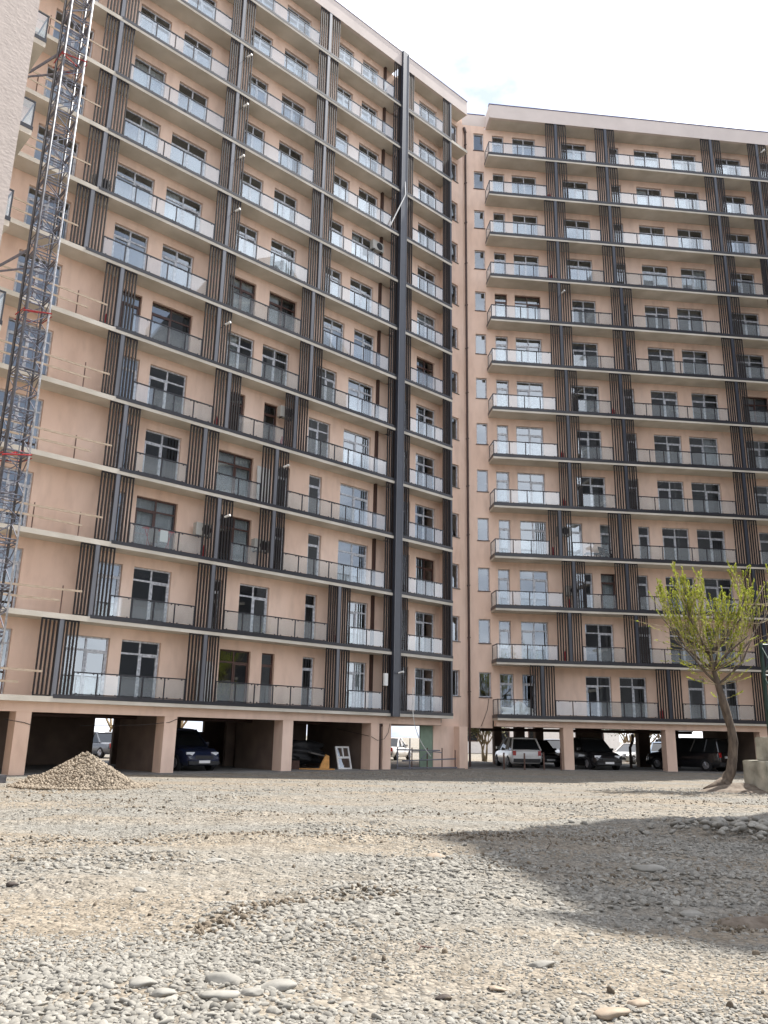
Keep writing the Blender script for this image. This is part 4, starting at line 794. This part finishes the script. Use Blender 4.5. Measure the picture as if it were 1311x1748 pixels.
    gm = MB(); gm.box(-.02, .03, -.42, .42, -.07, .07); gm.build('grille', 'plastic_black', root, (hL - .02, 0, nose[0] - .04))
    MB().box(-.015, .015, -.26, .26, -.055, .055).build('number_plate', 'plate', root, (hL + .035, 0, nose[0] - .22)); MB().box(-.015, .015, -.26, .26, -.055, .055).build('number_plate', 'plate', root, (-hL - .02, 0, belt - .30))
    MB().box(-.05, .05, -hW * .86, hW * .86, -.10, .10).build('bumper', 'plastic_black', root, (-hL + .03, 0, .42)); MB().box(-.05, .05, -hW * .8, hW * .8, -.07, .07).build('bumper', 'plastic_black', root, (hL - .02, 0, .36))
    return root
A90 = math.pi / 2
car('parked_car', PR(13.35, 3.95), aR + A90, 'car_white', 'white hatchback parked tail-out under the right block', 4.3, 1.8, 1.66, 'suv', 'cars parked under the blocks')
car('parked_car', PR(17.35, 2.75), aR - A90 + .12, 'car_black', 'black car parked nose-out behind the pillar gap, plate showing', 4.5, 1.85, 1.72, 'suv', 'cars parked under the blocks')
car('parked_car', PR(15.45, 6.9), aR - A90 + .1, 'car_black', 'black car half hidden behind a pillar, left of the nose-out one', 4.2, 1.75, 1.55, 'suv', 'cars parked under the blocks')
car('parked_car', PR(23.55, 3.3), aR + A90 + .62, 'car_black', 'large black van parked tail-out beside the tree trunk', 4.7, 1.9, 1.82, 'van', 'cars parked under the blocks', 'van')
car('parked_car', PL(18.75, 3.35), aL - A90, 'car_blue', 'dark blue people carrier parked nose-out under the left block', 4.5, 1.8, 1.74, 'suv', 'cars parked under the blocks')
car('parked_car', (-17.2, 52.5, 0), 2.5, 'car_grey', 'grey car seen through the gap behind the gravel pile', 4.4, 1.78, 1.5, 'sedan', 'cars parked behind the blocks')
car('parked_car', (0.9, 60, 0), 1.2, 'car_white', 'pale car glimpsed beside the corner pillars', 4.2, 1.75, 1.5, 'sedan', 'cars parked behind the blocks')
car('parked_car', (18.6, 62.5, 0), -2.4, 'car_white', 'white sedan outside behind the nose-out black car', 4.5, 1.8, 1.45, 'sedan', 'cars parked behind the blocks')
car('parked_car', (20.3, 61.0, 0), -1.9, 'car_silverblue', 'silver blue car outside next to the white sedan', 4.3, 1.8, 1.55, 'suv', 'cars parked behind the blocks')
car('parked_car', (24.0, 66.0, 0), 0.1, 'car_black', 'black pickup-like car outside between two dark pillars', 5.0, 1.9, 1.8, 'van', 'cars parked behind the blocks')
car('parked_car', (12.9, 63.0, 0), -1.6, 'car_grey', 'dark grey car outside right of the white hatchback', 4.4, 1.8, 1.6, 'suv', 'cars parked behind the blocks')

# ------------------------------------------------------------------ things seen through the undercroft
HB_ = empty('house', (14, 92, 0)); tag(HB_, 'white low house standing far behind the right block', 'house')
MB().box(-9, 12, 0, 9, 0, 6.5).build('wall', 'white_plastic', HB_); MB().box(-9.5, 12.5, -.5, 9.5, 6.5, 6.9).build('roof', 'dark_concrete', HB_)
for i in range(6):
    o = MB().box(-.7, .7, -.05, .02, 0, 1.5).build('window', 'brown_frame', HB_, (-7.4 + i * 3.4, 0, 1.2)); MB().box(-.6, .6, -.07, -.055, .1, 1.4).build('pane', 'car_glass', o)
def bush(x, y, r_, h, green, lab, name='shrub', bare=False):
    t_ = empty(name, (x, y, 0)); tag(t_, lab, 'tree' if 'tree' in name else 'shrub', 'trees and shrubs behind the blocks'); q = MB(); lf = MB(); rr_ = random.Random(int(x * 10))
    def br(p, d, ln, rad, dep):
        e = p + d * ln; q.tube([p, (p + e) / 2 + Vector((rr_.uniform(-.08, .08), rr_.uniform(-.08, .08), 0)) * ln, e], [rad, rad * .8, rad * .55], 5, False)
        if dep == 0:
            if not bare:
                for i in range(26):
                    c_ = e + Vector((rr_.gauss(0, .32), rr_.gauss(0, .32), rr_.gauss(0, .3))); a_ = Vector((rr_.gauss(0, 1), rr_.gauss(0, 1), rr_.gauss(0, 1))).normalized() * .10; b_ = Vector((rr_.gauss(0, 1), rr_.gauss(0, 1), rr_.gauss(0, 1))).normalized() * .06; n_ = len(lf.v)
                    lf.v += [tuple(c_ - a_), tuple(c_ + b_), tuple(c_ + a_), tuple(c_ - b_)]; lf.f.append((n_, n_ + 1, n_ + 2, n_ + 3))
            return
        for i in range(4 if dep > 1 else 3): br(e, (d + Vector((rr_.uniform(-.9, .9), rr_.uniform(-.9, .9), rr_.uniform(-.1, .6)))).normalized(), ln * rr_.uniform(.6, .85), rad * .6, dep - 1)
    for i in range(1 if 'tree' in name else 3): br(Vector((rr_.uniform(-.2, .2), rr_.uniform(-.2, .2), 0)), Vector((rr_.uniform(-.3, .3) * r_, rr_.uniform(-.3, .3) * r_, 1)).normalized(), h * .30, .05 * h / 2, 3)
    q.build('trunk', 'twig', t_)
    if lf.v: o = lf.build('crown', green, t_); o['kind'] = 'stuff'
M['green'] = mat('shrub_leaf', (0.075, 0.10, 0.03), .7, .3, 8); M['green_pale'] = mat('shrub_leaf_pale', (0.17, 0.17, 0.08), .7, .3, 8)
bush(7.4, 60.5, 1.2, 4.0, 'green_pale', 'pale green shrub right of the corner pillar'); bush(20.0, 68.5, 1.2, 4.6, 'green', 'green shrub behind the white sedan'); bush(21.8, 70, 1.2, 4.6, 'green', 'green shrub behind the silver blue car')
bush(23.8, 71, 1, 4.6, 'green_pale', 'pale shrub behind the black pickup-like car'); bush(27.5, 70, 1, 5.2, 'green_pale', 'bare branching tree seen above the black van', 'tree', True); bush(10.9, 66, 1, 5.6, 'green_pale', 'bare tree seen over the white hatchback', 'tree', True)
bush(-18.4, 57, 1, 6, 'green_pale', 'bare tree behind the gravel pile gap', 'tree', True); bush(-13.5, 57, 1, 6, 'green_pale', 'bare tree above the dark blue people carrier', 'tree', True); bush(-30, 56, 1.2, 4, 'green', 'green shrub at the far left behind the pillars')

# ------------------------------------------------------------------ clutter at the foot of the building
def wthing(name, root_fn, s, y, rz, lab, cat): o = empty(name, root_fn(s, y), rz); tag(o, lab, cat); return o
BR = wthing('barrier', PL, 31.2, .35, aL, 'makeshift pale pipe barrier across the corner entrance', 'barrier')
for x in (-2.0, -1.0, .1, 1.2, 2.2): MB().tube([(x, 0, 0), (x, 0, 1.05 if x < 2 else .95)], .03, 6).build('upright', 'galv' if x < -1.5 else 'rust', BR)
for z0, z1_, x0, x1 in ((.95, .92, -2.1, 1.0), (.42, .50, -1.7, 2.2), (.08, .06, -2.1, 2.3)): MB().tube([(x0, -.04, z0), (x1, -.04, z1_)], .032, 6).build('rail', 'galv', BR)
MB().tube([(-.4, -.06, .50), (.0, -.06, .78), (.5, -.06, .86), (1.1, -.06, .82)], .025, 6).build('rail', 'galv', BR); MB().tube([(-1.2, -.05, .0), (-1.2, -.05, 1.5)], .03, 6).build('upright', 'galv', BR)
hc = MB(); pts = []
for i in range(15): t_ = i / 14; pts.append(PL(29.65 + 1.6 * t_ ** 2.2, -.25 + .3 * t_, 4.0 - 3.35 * t_ ** .75 if t_ < .999 else .65))
hc.tube(pts, .022, 6); tag(hc.build('hose', 'white_plastic'), 'pale hose hanging from the first balcony to the pipe barrier', 'hose')
for i, (s, lb) in enumerate(((11.6, 'leftmost'), (12.72, 'second'), (13.8, 'third'), (14.75, 'rightmost'))):
    o = MB().tube([(0, 0, -.05), (random.uniform(-.03, .03), 0, .92 + random.uniform(-.08, .05))], .045, 8).build('bollard', 'rust', None, PR(s, .12)); tag(o, lb + ' of four thin brown posts in front of the white hatchback', 'post', 'posts before the white car')
WF = wthing('window_frame', PL, 26.55, 1.2, aL, 'white spare window frame leaning in the bay left of the corner', 'window frame'); WF.rotation_euler = (-.28, 0, aL)
f = MB(); f.box(-.42, .42, -.03, .03, 0, .08); f.box(-.42, .42, -.03, .03, 1.02, 1.1); f.box(-.42, -.34, -.03, .03, .08, 1.02); f.box(.34, .42, -.03, .03, .08, 1.02); f.box(-.34, .34, -.028, .028, .52, .62); f.box(-.04, .04, -.028, .028, .62, 1.02); f.build('frame', 'white_plastic', WF)
for a, c, e, g in ((-.34, .34, .08, .52), (-.34, -.04, .62, 1.02), (.04, .34, .62, 1.02)): MB().box(a, c, -.005, .005, e, g).build('pane', 'window_glass', WF)
b = MB(); b.prism([(-.75, -.1), (.85, -.2), (.9, .25), (-.4, .22)], .02, .07); tag(b.build('board', 'orange_board', None, PL(24.7, 1.15)), 'orange board lying flat in the furniture bay', 'board')
b = MB(); b.v = [(-.25, 0, .05), (.35, 0, .05), (.38, .08, .62), (.2, .1, .68), (-.05, .05, .35), (-.25, .06, .05), (.35, .06, .05), (.38, .14, .62), (.2, .16, .68), (-.05, .11, .35)]; b.f = [(0, 1, 2, 3, 4), (9, 8, 7, 6, 5)] + [(i, (i + 1) % 5, 5 + (i + 1) % 5, 5 + i) for i in range(5)]
o = b.build('board', 'orange_board', None, PL(25.35, 1.35)); o.rotation_euler = (0, 0, aL); tag(o, 'broken orange board standing beside the spare window frame', 'board')
# covered junk
JK = wthing('junk_heap', PL, 24.9, 3.1, aL, 'dark sheet-covered heap of furniture in the shaded bay', 'junk heap')
bm = bmesh.new(); bmesh.ops.create_icosphere(bm, subdivisions=4, radius=1)
for v in bm.verts:
    p = v.co; f_ = 1 + .18 * math.sin(5 * p.x + 2) * math.sin(6 * p.y) + .12 * math.sin(11 * p.z + 4 * p.x); v.co = Vector((p.x * 1.65 * f_, p.y * .85 * f_, max(-.62, p.z * .62 * f_) + .72 + .12 * p.x))
me_ = bpy.data.meshes.new('sheet'); bm.to_mesh(me_); bm.free(); me_.materials.append(M['tarp']); me_.shade_smooth(); add('sheet', me_, JK)
for x, y, z, lx, m_ in ((-1.3, -.6, 1.18, 1.3, 'rust'), (.6, -.8, .72, 1.0, 'dark_concrete'), (-.2, -.85, .5, .8, 'tarp')): o = MB().box(-lx / 2, lx / 2, -.25, .25, -.03, .03).build('panel', m_, JK, (x, y, z)); o.rotation_euler = (.2, .15, .2)
for s, y, z, sx, sz, lb in ((24.0, 1.9, 0, .5, .4, 'dark box low in the furniture bay'),): tag(cbox('crate', 'rust', sx, .4, sz, None, PL(s, y, z)), lb, 'crate')
# cables on the pillars
for pts, lb in (([PL(27.0, 2.5, 1.9), PL(27.4, .31, 1.55), PL(27.75, .25, 1.38), PL(28.2, .26, 1.45), PL(28.5, .30, 1.75), PL(28.6, .3, 2.2)], 'black cable looped across the twin corner pillars'), ([PL(10.2, .3, 1.9), PL(10.9, .29, 1.8), PL(11.15, .29, 1.72)], 'thin dark cable sagging across the leftmost pillar'), ([PL(13.5, 1.6, 1.75), PL(15.5, .6, 1.82), PL(16.55, .29, 1.95), PL(16.92, .29, 2.1)], 'dark cable strung to the pillar beside the gravel pile'), ([PR(11.05, DR - .03, 3.72), PR(10.95, DR - .03, 3.1), PR(10.7, DR - .03, 2.45), PR(10.58, DR - .02, 2.2)], 'thin cable dangling below the lowest narrow window')):
    c = MB().tube(pts, .012, 5); tag(c.build('cable', 'plastic_black'), lb, 'cable')

# ------------------------------------------------------------------ things on the balconies
def ac(fn, a, s, y, z, lab):
    t_ = empty('air_conditioner', fn(s, y, z), a); tag(t_, lab, 'air conditioner', 'outdoor air conditioner units')
    MB().box(-.4, .4, -.14, .14, 0, .55).build('casing', 'ac_casing', t_)
    g = MB(); g.tube([(.1, -.15, .28), (.1, -.142, .28)], .22, 18); g.build('fan_grille', 'plastic_black', t_)
    b_ = MB(); b_.box(-.3, -.26, -.14, .14, -.04, -.002); b_.box(.26, .3, -.14, .14, -.04, -.002); b_.build('bracket', 'black_metal', t_)
ac(PL, aL, 11.2, .45, zs(8) + .35, 'air conditioner behind the slats beside the mast, eighth balcony up')
ac(PL, aL, 27.3, DL - .2, zs(9) + 1.75, 'air conditioner hung high left of the dark joint column')
ac(PL, aL, 21.45, .45, zs(5) + 1.75, 'air conditioner hung behind a screen above the curtained balcony')
ac(PL, aL, 17.45, .45, zs(3) + 1.15, 'white air conditioner behind the screen right of the drying rack')
ac(PL, aL, 20.45, .45, zs(3) + .95, 'white air conditioner behind the screen of the curtained third balcony')
ac(PR, aR, 15.52, .6, zs(4) + 1.5, 'air conditioner behind the screen over the garden chair')
ac(PR, aR, 15.95, .7, zs(3) + 1.0, 'air conditioner behind the lower screen left of the brown door')
def canister(p, rz, lab):
    b_ = MB().tube([(0, 0, 0), (0, 0, .02), (0, 0, .48), (0, 0, .56), (0, 0, .66)], [.085, .095, .095, .05, .035], 10); o = b_.build('canister', 'red', None, p, smooth=True); tag(o, lab, 'canister', 'red canisters behind the screens')
ordw = {1: 'first', 2: 'second', 3: 'third', 4: 'fourth', 5: 'fifth', 6: 'sixth', 7: 'seventh', 8: 'eighth', 9: 'ninth', 10: 'tenth', 11: 'eleventh', 12: 'twelfth', 13: 'thirteenth'}
for k, s in ((1, 20.75), (2, 15.3), (3, 15.65), (4, 14.8), (5, 15.6), (6, 15.6), (7, 18.95), (10, 15.3), (12, 15.4)): canister(PR(s, .4, zs(k) + .1), 0, f'red canister behind a screen on the {ordw[k]} balcony of the right block')
for k, s in ((6, 12.1), (5, 17.65), (5, 21.3), (3, 17.55), (2, 25.1), (10, 28.05)): canister(PL(s, .4, zs(k) + .1), 0, f'red canister near slats on balcony {ordw[k]} of the left block' if (k, s) != (5, 21.3) else 'red canister under the hung air conditioner of the left block')
# spot lights on the posts of the left wing
for k, s, sd in ((6, 17.3, 'L'), (8, 17.35, 'L'), (9, 17.35, 'L'), (10, 17.35, 'L'), (11, 17.35, 'L'), (4, 20.95, 'L'), (3, 18.0, 'L'), (1, 28.55, 'L'), (9, 15.67, 'R'), (13, 30.2, 'R')):
    p = (PL if sd == 'L' else PR)(s, -.05, zs(k) + 2.0); t_ = empty('spotlight', p, (aL if sd == 'L' else aR) + .3); tag(t_, f'small white spotlight on an arm at the {ordw[k]} balcony, {"left" if sd == "L" else "right"} block' + (', brighter post' if (k, s) == (99, 0) else ''), 'spotlight', 'spotlights on the posts')
    MB().tube([(0, .05, -.1), (0, -.25, .02)], .014, 5).build('arm', 'black_metal', t_); MB().tube([(0, -.22, .0), (0.02, -.5, .06)], [.045, .055], 10).build('lamp_head', 'white_plastic', t_)
# drying rack
DRk = wthing('drying_rack', PL, 15.4, .45, aL, 'folding clothes rack with grey laundry on the curtained third balcony', 'drying rack'); DRk.location.z = zs(3) + .1
f = MB()
for x in (-.55, .55):
    f.tube([(x * .7, -.2, 0), (x, .15, .95)], .014, 5); f.tube([(x * .7, .2, 0), (x, -.15, .95)], .014, 5)
for y in (-.15, -.05, .05, .15): f.tube([(-.7, y, .95), (.7, y, .95)], .012, 5)
f.build('frame', 'red', DRk); MB().box(-.5, -.1, -.16, -.14, .35, .94).build('towel', 'dark_concrete', DRk); MB().box(.0, .35, -.16, -.14, .45, .94).build('towel', 'curtain', DRk)
# garden chair and low table on the right wing
GC = wthing('garden_chair', PR, 18.05, .55, aR + .5, 'dark garden chair on the fourth balcony of the right block', 'chair'); GC.location.z = zs(4) + .1
MB().box(-.25, .25, -.25, .25, .40, .43).build('seat', 'plastic_black', GC); o = MB().box(-.25, .25, -.02, .02, 0, .5).build('backrest', 'plastic_black', GC, (0, .25, .42)); o.rotation_euler = (-.25, 0, 0)
for x in (-.22, .22):
    for y in (-.22, .22): MB().box(x - .02, x + .02, y - .02, y + .02, 0, .40).build('leg', 'plastic_black', GC)
    MB().box(x - .03, x + .03, -.24, .22, .62, .65).build('armrest', 'plastic_black', GC)
GT = wthing('low_table', PR, 17.2, .55, aR, 'small low table beside the dark garden chair', 'table'); GT.location.z = zs(4) + .1
MB().box(-.4, .4, -.25, .25, .38, .41).build('table_top', 'plastic_black', GT)
for x in (-.35, .35):
    for y in (-.2, .2): MB().box(x - .02, x + .02, y - .02, y + .02, 0, .38).build('leg', 'plastic_black', GT)
# dust sheets on the lowest right balcony, door leaf, pole, balcony clutter
bm = bmesh.new(); bmesh.ops.create_icosphere(bm, subdivisions=4, radius=1)
for v in bm.verts:
    p = v.co; f_ = 1 + .2 * math.sin(6 * p.x + 1) + .15 * math.sin(9 * p.z + 3 * p.x); v.co = Vector((p.x * .85 * f_, p.y * .3, max(0, p.z * .55 * f_ + .15)))
me_ = bpy.data.meshes.new('sheet'); bm.to_mesh(me_); bm.free(); me_.materials.append(M['curtain']); me_.shade_smooth(); o = add('sheet', me_, None, PR(12.6, .6, zs(1) + .11), (0, 0, aR)); tag(o, 'crumpled white sheet on the lowest balcony left of the first right screen', 'sheet')
o = MB().box(-.4, .4, -.025, .025, 0, 2.0).build('door_leaf', 'white_plastic', None, PL(20.6, .62, zs(4) + .1)); o.rotation_euler = (-.06, 0, aL + .1); tag(o, 'loose white door leaf leaning beside the curtained fourth balcony', 'door')
o = MB().box(-.38, .38, -.02, .02, 0, 1.75).build('mattress', 'curtain', None, PL(18.1, .5, zs(1) + .11)); o.rotation_euler = (-.05, 0, aL); tag(o, 'white padded panel behind the slats of the second screen on the lowest balcony', 'panel')
c = MB().tube([PL(27.6, -.1, 29.85), PL(28.65, -.22, 32.35), PL(28.7, -.1, 33.4)], .035, 6); tag(c.build('pole', 'white_plastic'), 'pale bent pole leaning across the dark joint column', 'pole')
o = MB().box(-.12, .12, -.06, .06, 0, .6).build('meter_box', 'white_plastic', None, PL(27.95, -.02, zs(1) + 1.35)); o.rotation_euler = (0, 0, aL); tag(o, 'pale meter box on the slats left of the joint column', 'box')
tag(MB().box(-.3, .3, -.06, .06, 0, .12).build('brick_stack', 'rust', None, PL(21.0, .35, zs(1) + .11)), 'row of bricks lying on the lowest left balcony', 'bricks')
print('done', len(bpy.data.objects))
